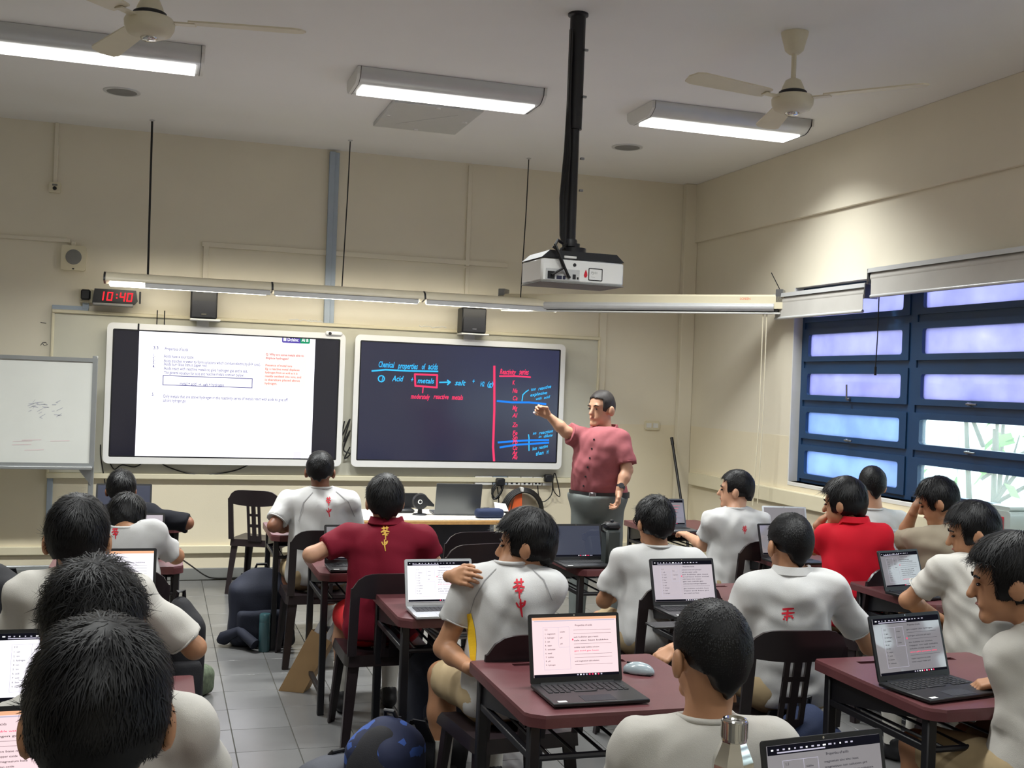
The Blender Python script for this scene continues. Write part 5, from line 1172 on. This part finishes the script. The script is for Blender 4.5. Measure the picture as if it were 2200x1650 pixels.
PP['s15'] = person('student', 'pupil in a beige jacket holding his forehead, before the window', (2014, 1078, 6.4), hs=1.06, hyaw=52, hpitch=22, hair='full', shirt='jacket', seed=25, byaw=30, skin='skin_a',
    J=dict(N=(2024, 1142, 6.4), SL=(1972, 1160, 6.4), SR=(2082, 1162, 6.3), EL=(1938, 1158, 6.6), WL=(1966, 1092, 6.5)), sleeve=.95, hands={'L': dict(d=(.35, -.1, .85), n=(.8, -.3, -.2), curl=.25)}, chair_label='chair of the beige jacket pupil')
PP['s16'] = person('student', 'pupil in a white shirt with face turned left, behind the near right laptop', (2088, 1143, 5.3), hs=1.1, hyaw=60, hpitch=14, hair='bowl', seed=26, near=True, byaw=20, shirt='shirt_offwhite',
    J=dict(N=(2112, 1206, 5.25), SL=(2024, 1226, 5.25), SR=(2196, 1236, 5.2), EL=(1950, 1290, 5.35), WL=(2010, 1322, 5.55), ER=(2160, 1360, 5.3), WR=(2060, 1375, 5.4)), sleeve=.66, prints=[('ink', [(3, [(2138, 1380), (2146, 1378)]), (3, [(2142, 1379), (2141, 1390)]), (3, [(2150, 1378), (2158, 1388)]), (3, [(2158, 1378), (2150, 1389)])])], chair_label='chair of the white shirt pupil turned left')
PP['s17'] = person('student', 'pupil at the right edge with a hand on the near right laptop', (2165, 1246, 3.75), hs=1.18, hyaw=58, hpitch=10, hair='bowl', seed=27, near=True, byaw=8,
    J=dict(N=(2235, 1360, 3.7), SL=(2172, 1408, 3.68), SR=(2395, 1410, 3.7), EL=(2182, 1592, 3.66), WL=(2158, 1462, 3.88), ER=(2420, 1580, 3.75), WR=(2330, 1500, 4.0)), sleeve=.84, hands={'L': dict(d=(-.62, .42, -.22), n=(0, .1, -1), curl=.38)}, chair_label='chair at the right edge', shirt='shirt_offwhite')
# ---------------------------------------------------------------- the teacher
D = 8.0
PT, jt = person('teacher', 'teacher in a dusty red shirt and grey trousers pointing at the right screen', (1291, 878, D), hs=1.08, hyaw=118, hpitch=2, hair='bald', shirt='shirt_teacher', bottoms='trousers_grey', lower='trousers', collar='polo', stand=True, big=.02, cr=1.2, byaw=147, skin='skin_b', seed=30, near=True,
    J=dict(N=(1298, 930, D), SR=(1253, 942, D-.05), SL=(1335, 946, D-.14), ER=(1216, 928, D-.1), WR=(1178, 893, D-.12), EL=(1347, 1010, D-.20), WL=(1330, 1056, D-.27), PV=(1285, 1066, D)), sleeve=.80, watch='L', loose=.014,
    hands={'R': dict(d=(-.8, .1, .45), n=(-.1, -.9, -.3), curl=.65, pinch=True), 'L': dict(d=(-.1, -.05, -1), n=(-1, .1, 0), curl=.45)})
o_ = jt['org']; Rb = jt['Rb']; PV = jt['PV']; sb = REGISTER['teacher in a dusty red shirt and grey trousers pointing at the right screen'][0]
m = MB(); ringp = []
for k in range(33):
    a = 2*PI*k/32; dv = Rb@np.array([math.cos(a), math.sin(a), 0]); hit = sb.ray_cast(Vector(PV+dv*.6+[0, 0, .035]), Vector(-dv)); ringp.append(np.array(hit[0])+dv*.012-[0, 0, .012] if hit[0] else PV+dv*.2)
V = []; 
for p in ringp:
    dv = unit((p-PV)*[1, 1, 0]); V += [p+[0, 0, .018], p+[0, 0, -.022], p-dv*.03+[0, 0, -.022], p-dv*.03+[0, 0, .018]]
m.add(V, [(4*k+j, 4*k+(j+1) % 4, 4*(k+1)+(j+1) % 4, 4*(k+1)+j) for k in range(32) for j in range(4)]); bl = m.build('belt', 'black_plastic', PT, origin=o_)
p = ringp[8]; MB().box((-.025, -.012, -.02), (.025, .006, .02), b=.004, X=Matrix.Translation(p) @ Matrix(Rb.tolist()).to_4x4()).build('buckle', 'steel', bl, origin=o_)
m = MB()
for k in range(6):
    u, v = 1276-4.5*k, 944+20*k; hit = sb.ray_cast(Vector(CAM), Vector(unit(ray(u, v))))
    if hit[0]: q = np.array(hit[0]); nn = unit(-ray(u, v)); m.tube([q, q+nn*.006], [.007, .006], 10)
m.build('shirt_buttons', 'black_plastic', PT, origin=o_)
wr = jt['WR']; t = MB(); tip = dep(1146, 886, D-.14); t.tube([tip, wr+np.array([-.10, -.02, .02])], [.004, .007], 8); pn = whole('stylus', 'stylus pen in the teacher raised hand', 'pen', t, 'white_plastic')
t = MB(); t.tube([tip, tip+(wr-tip)*.12], [.005, .007], 8); t.build('glowing_tip', 'pen_glow', pn, origin=np.array(pn.location))

# ================================================================ TEACHER TABLE AND WHAT LIES ON IT
ya = -2.02; a = at(842, 1117, 1, ya); b = at(1078, 1117, 1, ya); zt = a[2]
b[0] += .14; t = thing('teacher_table', 'white topped table with wooden edge below the right screen', 'table', ((a[0]-.35+b[0])/2, ya+.3, 0)); o = np.array(t.location); X0, X1 = a[0]-.35, b[0]
MB().box((X0, ya, zt-.006), (X1, ya+.62, zt+.004), b=.002).build('white_top', 'table_white', t, origin=o); MB().box((X0, ya-.006, zt-.036), (X1, ya+.62, zt-.0065), b=.003).build('wooden_edge', 'wood_edge', t, origin=o)
for x in (X0+.05, X1-.05):
    for y in (ya+.05, ya+.57): MB().box((x-.02, y-.02, 0), (x+.02, y+.02, zt-.037), b=.003).build('leg', 'alu', t, origin=o)
MB().box((X0+.08, ya+.5, zt-.4), (X1-.08, ya+.52, zt-.04)).build('modesty_panel', 'grey_cloth', t, origin=o)
T0 = laptop(985, 1109, 7.75, 'grey laptop seen from behind on the teacher table', .345, .24, rz=PI-.06, tilt=14, body='laptop_grey', disp='lap_dark', style='dark', z=zt+.004, seed=40)
T0.location = (*at(985, 1108, 2, zt+.004)[:2], zt+.004); T0.location.y += .13
p = at(905, 1108, 2, zt+.004); t = thing('document_camera', 'black web camera on a small stand beside the grey laptop', 'camera', (p[0], p[1]+.05, zt+.004))
MB().lathe([(.055, 0), (.05, .008), (.018, .014), (.014, .05)], 20).build('stand', 'black_plastic', t); m = MB(); m.lathe([(.01, -.03), (.055, -.025), (.062, 0), (.055, .03), (.01, .035)], 24, X=Matrix.Translation((0, 0, .10)) @ Matrix.Rotation(PI/2, 4, 'X')); m.build('camera_head', 'black_plastic', t)
m = MB(); m.prism([(.03, .15), (.10, .08), (.10, .065), (.04, .07)], -.03, .03, 1); m.build('hood', 'black_plastic', t); m = MB(); m.lathe([(.018, 0), (.016, .004), (.009, .002)], 16, X=Matrix.Translation((-.008, -.032, .10)) @ Matrix.Rotation(PI/2, 4, 'X')); m.build('lens_ring', 'paper', t)
p = at(868, 1104, 2, zt+.004); t = thing('black_device', 'low black box with an upright flap at the left of the teacher table', 'device', (p[0], p[1]+.1, zt+.004)); MB().box((-.07, -.06, 0), (.09, .06, .03), b=.01).build('base', 'black_plastic', t); MB().box((-.02, .03, .03), (.13, .05, .14), b=.012).build('flap', 'black_plastic', t)
p = at(1052, 1113, 2, zt+.004); f = Field((p[0]-.2, p[1]-.15, zt-.02), (p[0]+.2, p[1]+.2, zt+.15), .008); f.rbox((p[0], p[1]+.02, zt+.038), (.105, .05, .034), .025, k=.01); f.wrinkle(.003, 40, 2); V, Q4 = f.mesh(); o = soft_obj('pencil_pouch', V, Q4, 'blue_cloth', None, p); o.location = p; tag(o, 'blue soft pouch at the right end of the teacher table', 'pouch')
m = MB(); m.box((-.07, -.005, .0), (.0, .0, .004), b=.001); z = m.build('zip', 'laptop_grey', o); z.location = (0, .02, .075)
p = at(1078, 1098, 2, zt+.004); m = MB(); m.add([(p[0]-.05, p[1], zt+.006), (p[0]+.05, p[1]-.02, zt+.006), (p[0]+.06, p[1]+.1, zt+.05), (p[0]-.03, p[1]+.12, zt+.06), (p[0]-.05, p[1], zt+.003), (p[0]+.05, p[1]-.02, zt+.003), (p[0]+.06, p[1]+.1, zt+.047), (p[0]-.03, p[1]+.12, zt+.057)], [(0, 1, 2, 3), (4, 7, 6, 5), (0, 4, 5, 1), (1, 5, 6, 2), (2, 6, 7, 3), (3, 7, 4, 0)]); whole('crumpled_paper', 'crumpled white paper beside the blue pouch', 'paper', m, 'paper')
# coil and orange sheet on the front wall
m = MB(); c = W_(1122, 1098, -.06); rr = .21
for k in range(4): m.tube([c+np.array([(rr-.012*k)*math.cos(a)*.95, -.012*k, (rr-.01*k)*math.sin(a)]) for a in np.linspace(0, 2*PI, 37)], .011, 6)
t = whole('cable_coil', 'coil of thick black cable hung on the wall under the socket row', 'cable', m, 'cable')
m = MB(); p = W_(1122, 1052, -.11); m.box((p[0]-.012, p[1]-.01, p[2]-.02), (p[0]+.014, p[1]+.06, p[2]+.02), b=.004); m.build('white_tie', 'paper', t, origin=np.array(t.location))
m = MB(); q = [W_(u, v, -.055) for u, v in ((1121, 1052), (1112, 1055), (1104, 1075), (1098, 1100), (1094, 1104), (1098, 1080), (1088, 1104), (1085, 1125), (1121, 1125))]; m.prism([(a_[0], a_[2]) for a_ in q], -.062, -.05, 1); whole('orange_sheet', 'bright orange sheet tucked inside the black cable coil', 'sheet', m, 'orange')

# ================================================================ BAGS, BOTTLES AND SMALL THINGS
def bag(name, label, c, half, rz=0, mm='navy_cloth', seed=0, straps=True, tilt=0, pocket=True, m2=None):
    c = np.array(c, float); R = np.array(Matrix.Rotation(rz, 3, 'Z') @ Matrix.Rotation(tilt, 3, 'X')); h = np.array(half); base = np.array([c[0], c[1], max(0, c[2]-h[2])])
    f = Field(c-np.linalg.norm(h)*1.15-.08, c+np.linalg.norm(h)*1.15+.08, .012); P = lambda a, b, d: c+R@np.array([a*h[0], b*h[1], d*h[2]])
    f.rbox(P(0, 0, -.15), h*[1, 1, .85], min(h)*.55, R, .03); f.ell(P(0, .0, .25), h*[.97, .9, .78], R, .05); f.wrinkle(.008, 22, seed); f.F = np.maximum(f.F, .003-f.ax[2][None, None, :])
    V, Q4 = f.mesh(); t = thing(name, label, 'bag', base); soft_obj('body', V, Q4, mm, t, base)
    if pocket: f = Field(c-np.linalg.norm(h)*1.1-.08, c+np.linalg.norm(h)*1.1+.08, .012); f.rbox(P(0, -.95, -.42), h*[.78, .32, .42], min(h)*.25, R, .02); f.wrinkle(.006, 30, seed+1); f.F = np.maximum(f.F, .004-f.ax[2][None, None, :]); V, Q4 = f.mesh(); soft_obj('front_pocket', V, Q4, m2 or mm, t, base)
    m = MB(); m.tube([P(-.2, .2, .98), P(-.15, .1, 1.12), P(.15, .1, 1.12), P(.2, .2, .98)], .009, 8); m.build('grab_loop', 'black_plastic', t, origin=base)
    m = MB(); m.tube([P(-.92, -.2, -.3), P(-.8, -.25, .35), P(-.4, -.3, .86), P(.4, -.3, .86), P(.8, -.25, .35), P(.92, -.2, -.3)], .005, 6); m.build('zip', 'laptop_grey', t, origin=base)
    if straps:
        for s in (-1, 1): 
            m = MB(); pts = [P(s*.45, 1.0, .8), P(s*.6, 1.35, .3), P(s*.62, 1.3, -.4), P(s*.5, .9, -.9)]
            for a_, b_ in zip(pts[:-1], pts[1:]): m.add([a_+R@np.array([q, w_, 0]) for q, w_ in ((-.03, 0), (.03, 0), (.03, .012), (-.03, .012))]+[b_+R@np.array([q, w_, 0]) for q, w_ in ((-.03, 0), (.03, 0), (.03, .012), (-.03, .012))], [(0, 1, 5, 4), (1, 2, 6, 5), (2, 3, 7, 6), (3, 0, 4, 7), (0, 3, 2, 1), (4, 5, 6, 7)])
            m.build('shoulder_strap', 'dark_cloth', t, origin=base)
    return t
p = at(553, 1392, 2, 0); rk = bag('rucksack', 'dark rucksack standing on the floor by the front desk of the second column', (p[0]+.02, p[1]+.12, .245), (.20, .12, .245), 0, 'navy_cloth', 1)
m = MB(); a, b = at(548, 1385, 2, .05), at(480, 1378, 2, .03); m.tube([a, (a+b)/2+[0, 0, .08], b+[0, 0, .02], b+[-.03, .02, 0]], [.035, .03, .045, .02], 10); m.build('trailing_strap', 'navy_cloth', rk, origin=np.array(rk.location))
def flask(name, label, u, v, zb, r, hgt, mm, cap, t=None, groove=False):
    p = at(u, v, 2, zb) if t is None else dep(u, v, t); T = thing(name, label, 'bottle', (p[0], p[1], zb))
    MB().lathe([(r*.9, 0), (r, .006), (r, hgt*.74), (r*.97, hgt*.78)], 24).build('body', mm, T); MB().lathe([(r*.97, hgt*.78), (r*.98, hgt*.79), (r*.98, hgt*.97), (r*.85, hgt)], 24).build('cap', cap, T); return T
flask('water_bottle', 'teal water bottle standing on the floor before the rucksack', 567, 1399, 0, .036, .24, 'bottle_teal', 'bottle_teal')
p = dep(1312, 1187, 6.4); t = thing('dark_bottle', 'square dark flask with black lid beside the dark blue laptop', 'bottle', (p[0], p[1], .747)); MB().box((-.045, -.045, 0), (.045, .045, .205), b=.012).build('body', 'bottle_dark', t); m = MB(); m.box((-.043, -.043, .206), (.043, .043, .245), b=.012); lid_ = m.build('lid', 'black_plastic', t)
m = MB(); m.tube([(-.043, 0, .235), (-.062, 0, .23), (-.062, 0, .20), (-.046, 0, .19)], .006, 8); m.build('loop', 'black_plastic', lid_); m = MB(); m.box((-.01, -.01, .245), (.01, .01, .26), b=.004); m.build('knob', 'black_plastic', lid_)
# steel flask, faceted
p = dep(1571, 1750, 2.36); t = thing('steel_flask', 'shiny faceted steel flask at the bottom edge', 'bottle', (p[0], p[1], .745)); 
m = MB(); m.lathe([(.041, 0), (.045, .005), (.045, .232), (.043, .243), (.030, .272), (.027, .28), (.027, .284)], 8); m.build('body', 'chrome', t, smooth=15)
m = MB(); m.lathe([(.027, .283), (.027, .325), (.025, .328), (.021, .329), (.019, .324), (.003, .324)], 22); m.build('cap', 'chrome', t, smooth=15)
m = MB()
for k in range(22): m.box((.0262, -.0014, .288), (.0285, .0014, .322), X=Matrix.Rotation(2*PI*k/22, 4, 'Z'))
m.build('cap_ribs', 'chrome', t)
va = math.atan2(CAM[1]-p[1], CAM[0]-p[0]); m = MB()
for rr in (.02, .012): m.tube([((.0425)*math.cos(va+.45*math.cos(a)*rr/.02), .0425*math.sin(va+.45*math.cos(a)*rr/.02), .165+rr*2*math.sin(a)) for a in np.linspace(0, 2*PI, 25)], .0016, 5)
m.build('embossed_mark', 'black_metal', t)
# paper carrier bag leaning on the desk leg
p0 = at(598, 1484, 2, 0); t = thing('paper_bag', 'brown kraft paper carrier bag leaning beside the desk leg', 'bag', p0, math.radians(-28)); X = Matrix.Rotation(math.radians(27), 4, 'Y')
m = MB(); w_, d_, h_ = .13, .11, .40; V = []; 
for z, k in ((0, 1), (.2, .97), (h_, .9)): V += [(0, 0, z), (w_*1, 0, z), (w_*1+.0, d_/2, z+(0 if z < h_ else -.01)), (w_, d_*k, z), (0, d_*k, z), (-.0+.012*(z > 0), d_/2, z)]
m.add(V, [(6*i+j, 6*i+(j+1) % 6, 6*(i+1)+(j+1) % 6, 6*(i+1)+j) for i in range(2) for j in range(6)]+[(5, 4, 3, 2, 1, 0)]); m.xf(X).build('paper_body', 'kraft', t, smooth=0)
for y in (.005, d_*.85):
    m = MB(); pts = [(.03, y, h_-.04), (.03, y, h_+.1), (.065, y, h_+.17), (.10, y, h_+.1), (.10, y, h_-.04)]
    for a_, b_ in zip(pts[:-1], pts[1:]): m.add([(a_[0]-.014, a_[1], a_[2]), (a_[0]+.014, a_[1], a_[2]), (b_[0]+.014, b_[1], b_[2]), (b_[0]-.014, b_[1], b_[2]), (a_[0]-.014, a_[1]+.003, a_[2]), (a_[0]+.014, a_[1]+.003, a_[2]), (b_[0]+.014, b_[1]+.003, b_[2]), (b_[0]-.014, b_[1]+.003, b_[2])], [(0, 1, 2, 3), (7, 6, 5, 4), (0, 3, 7, 4), (1, 5, 6, 2)])
    m.xf(X).build('ribbon_handle', 'ribbon', t)
p = dep(398, 1345, 4.8); bag('rucksack', 'dark navy rucksack hanging beside the left column, under the spread elbow', (p[0]-.02, p[1], .55), (.085, .12, .24), .2, 'dark_cloth', 3)
p = at(432, 1498, 2, 0); bag('pouch', 'camouflage pattern pouch on the floor by the left column', (p[0]-.05, p[1]+.02, .085), (.13, .07, .085), .9, 'camo', 4, straps=False, pocket=False)
p = dep(5, 1262, 5.2); bag('rucksack', 'black rucksack cut by the left edge', (p[0]-.06, p[1], .62), (.16, .12, .22), 0, 'dark_cloth', 5)
p = dep(828, 1650, 4.5); ob_ = bag('rucksack', 'open rucksack with colourful patterned side on the floor at bottom centre', (p[0], p[1], .20), (.13, .15, .20), -.75, 'pattern', 6, m2='dark_cloth', pocket=False)
f = Field(p-np.array([.35, .35, .45]), p+np.array([.35, .35, .35]), .01); f.ell((p[0]-.055, p[1]-.07, .20), (.125, .10, .195), np.array(Matrix.Rotation(-.75, 3, 'Z') @ Matrix.Rotation(-.25, 3, 'X')), .0); f.wrinkle(.01, 25, 8); f.F = np.maximum(f.F, .003-f.ax[2][None, None, :]); V, Q4 = f.mesh(); soft_obj('dark_opening', V, Q4, 'dark_cloth', ob_, np.array(ob_.location))
p = dep(728, 1655, 4.6); bag('tote', 'grey bag lying open on the floor left of the patterned rucksack', (p[0], p[1], .10), (.17, .12, .11), .4, 'grey_cloth', 7, straps=False)
p = dep(925, 1600, 4.9); bag('rucksack', 'black rucksack lying under the chair of the yellow sided shirt', (p[0], p[1], .13), (.16, .12, .13), -.3, 'dark_cloth', 8)
p = dep(935, 1475, 5.1); bag('rucksack', 'navy rucksack hanging below the desk with papers in its rack', (p[0]+.05, p[1]+.1, .30), (.15, .12, .26), .1, 'navy_cloth', 9)
p = dep(1728, 1530, 4.5); bag('rucksack', 'blue rucksack beside the chair with slotted back', (p[0]+.02, p[1], .26), (.12, .13, .25), .2, 'blue_cloth', 10)
p = dep(1310, 1600, 4.2); bag('rucksack', 'black rucksack on the floor under the large near desk', (p[0]+.1, p[1], .16), (.17, .12, .16), .5, 'dark_cloth', 12)
# papers in the desk rack
for (x, y, z, n, lb) in ((-3.56, -4.83, .612, 3, 'slanting stack of papers in the rack of the papers desk'), (-2.30, -4.88, .612, 2, 'grey folder in the rack of the middle desk')):
    t = thing('paper_stack', lb, 'papers', (x, y, z))
    for k in range(n): MB().box((-.15, -.2, .012*k), (.15, .22, .012*k+.010), b=.002, X=Matrix.Rotation(.06*k, 4, 'Z')).build('sheaf', 'paper' if k % 2 == 0 else 'grey_blue', t)
# computer mouse
p = at(1372, 1446, 2, .747); f = Field(p-.1, p+.1, .004); R = np.array(Matrix.Rotation(.9, 3, 'Z')); f.ell(p+[0, 0, .006], (.032, .058, .034), R, 0); f.F = np.maximum(f.F, p[2]-f.ax[2][None, None, :]); V, Q4 = f.mesh(); t = thing('computer_mouse', 'pale grey computer mouse on the large near desk', 'mouse', p, .9); o = soft_obj('shell', V, Q4, 'mouse_grey', t, p); o.rotation_euler = (0, 0, -.9)
MB().box((-.002, .025, .031), (.002, .045, .037), b=.001).build('wheel', 'black_plastic', t); MB().box((-.026, -.05, -.0), (.026, .05, .004), b=.002).build('sole', 'black_plastic', t)
# phone-like slabs by the case laptop
p = dep(1430, 1276, 5.0); whole('tablet_case', 'flat black case lying in front of the middle laptop', 'case', MB().box((p[0]-.16, p[1]-.24, .747), (p[0]+.08, p[1]-.14, .757), b=.003), 'laptop_black')
# window sill things
p = at(2166, 1098, 0, -.12); t = thing('water_jug', 'grey green lidded box with a red label on the ledge at the right edge', 'jug', (p[0], p[1], .99)); 
m = MB(); m.prism(rrect(-.12, 0, .12, .14, .025), -.09, .09, 0); m.build('body', 'jug', t); MB().prism(rrect(-.105, .14, .105, .165, .012), -.08, .08, 0).build('lid', 'jug', t); q = MB(); q.box((-.095, -.07, .03), (-.0905, .02, .105), b=.001); lb = q.build('red_label', 'print_red', t)
q = MB(); put_text(q, '2.5L', (-.096, .01, .055), (0, -1, 0), (0, 0, 1), .04); q.build('label_text', 'paper', lb, smooth=0)
p = dep(1735, 1108, 7.3); t = thing('book_pile', 'pile of white papers and exercise books near the window corner', 'books', (p[0]+.05, p[1], .747))
for k, mm in enumerate(('paper', 'grey_blue', 'paper', 'paper', 'teal')[::-1]): MB().box((-.1, -.14, .018*k), (.1, .14, .018*k+.016), b=.003, X=Matrix.Rotation(.15*math.sin(k*2.1), 4, 'Z')).build('book', mm, t)
bpy.context.view_layer.update()
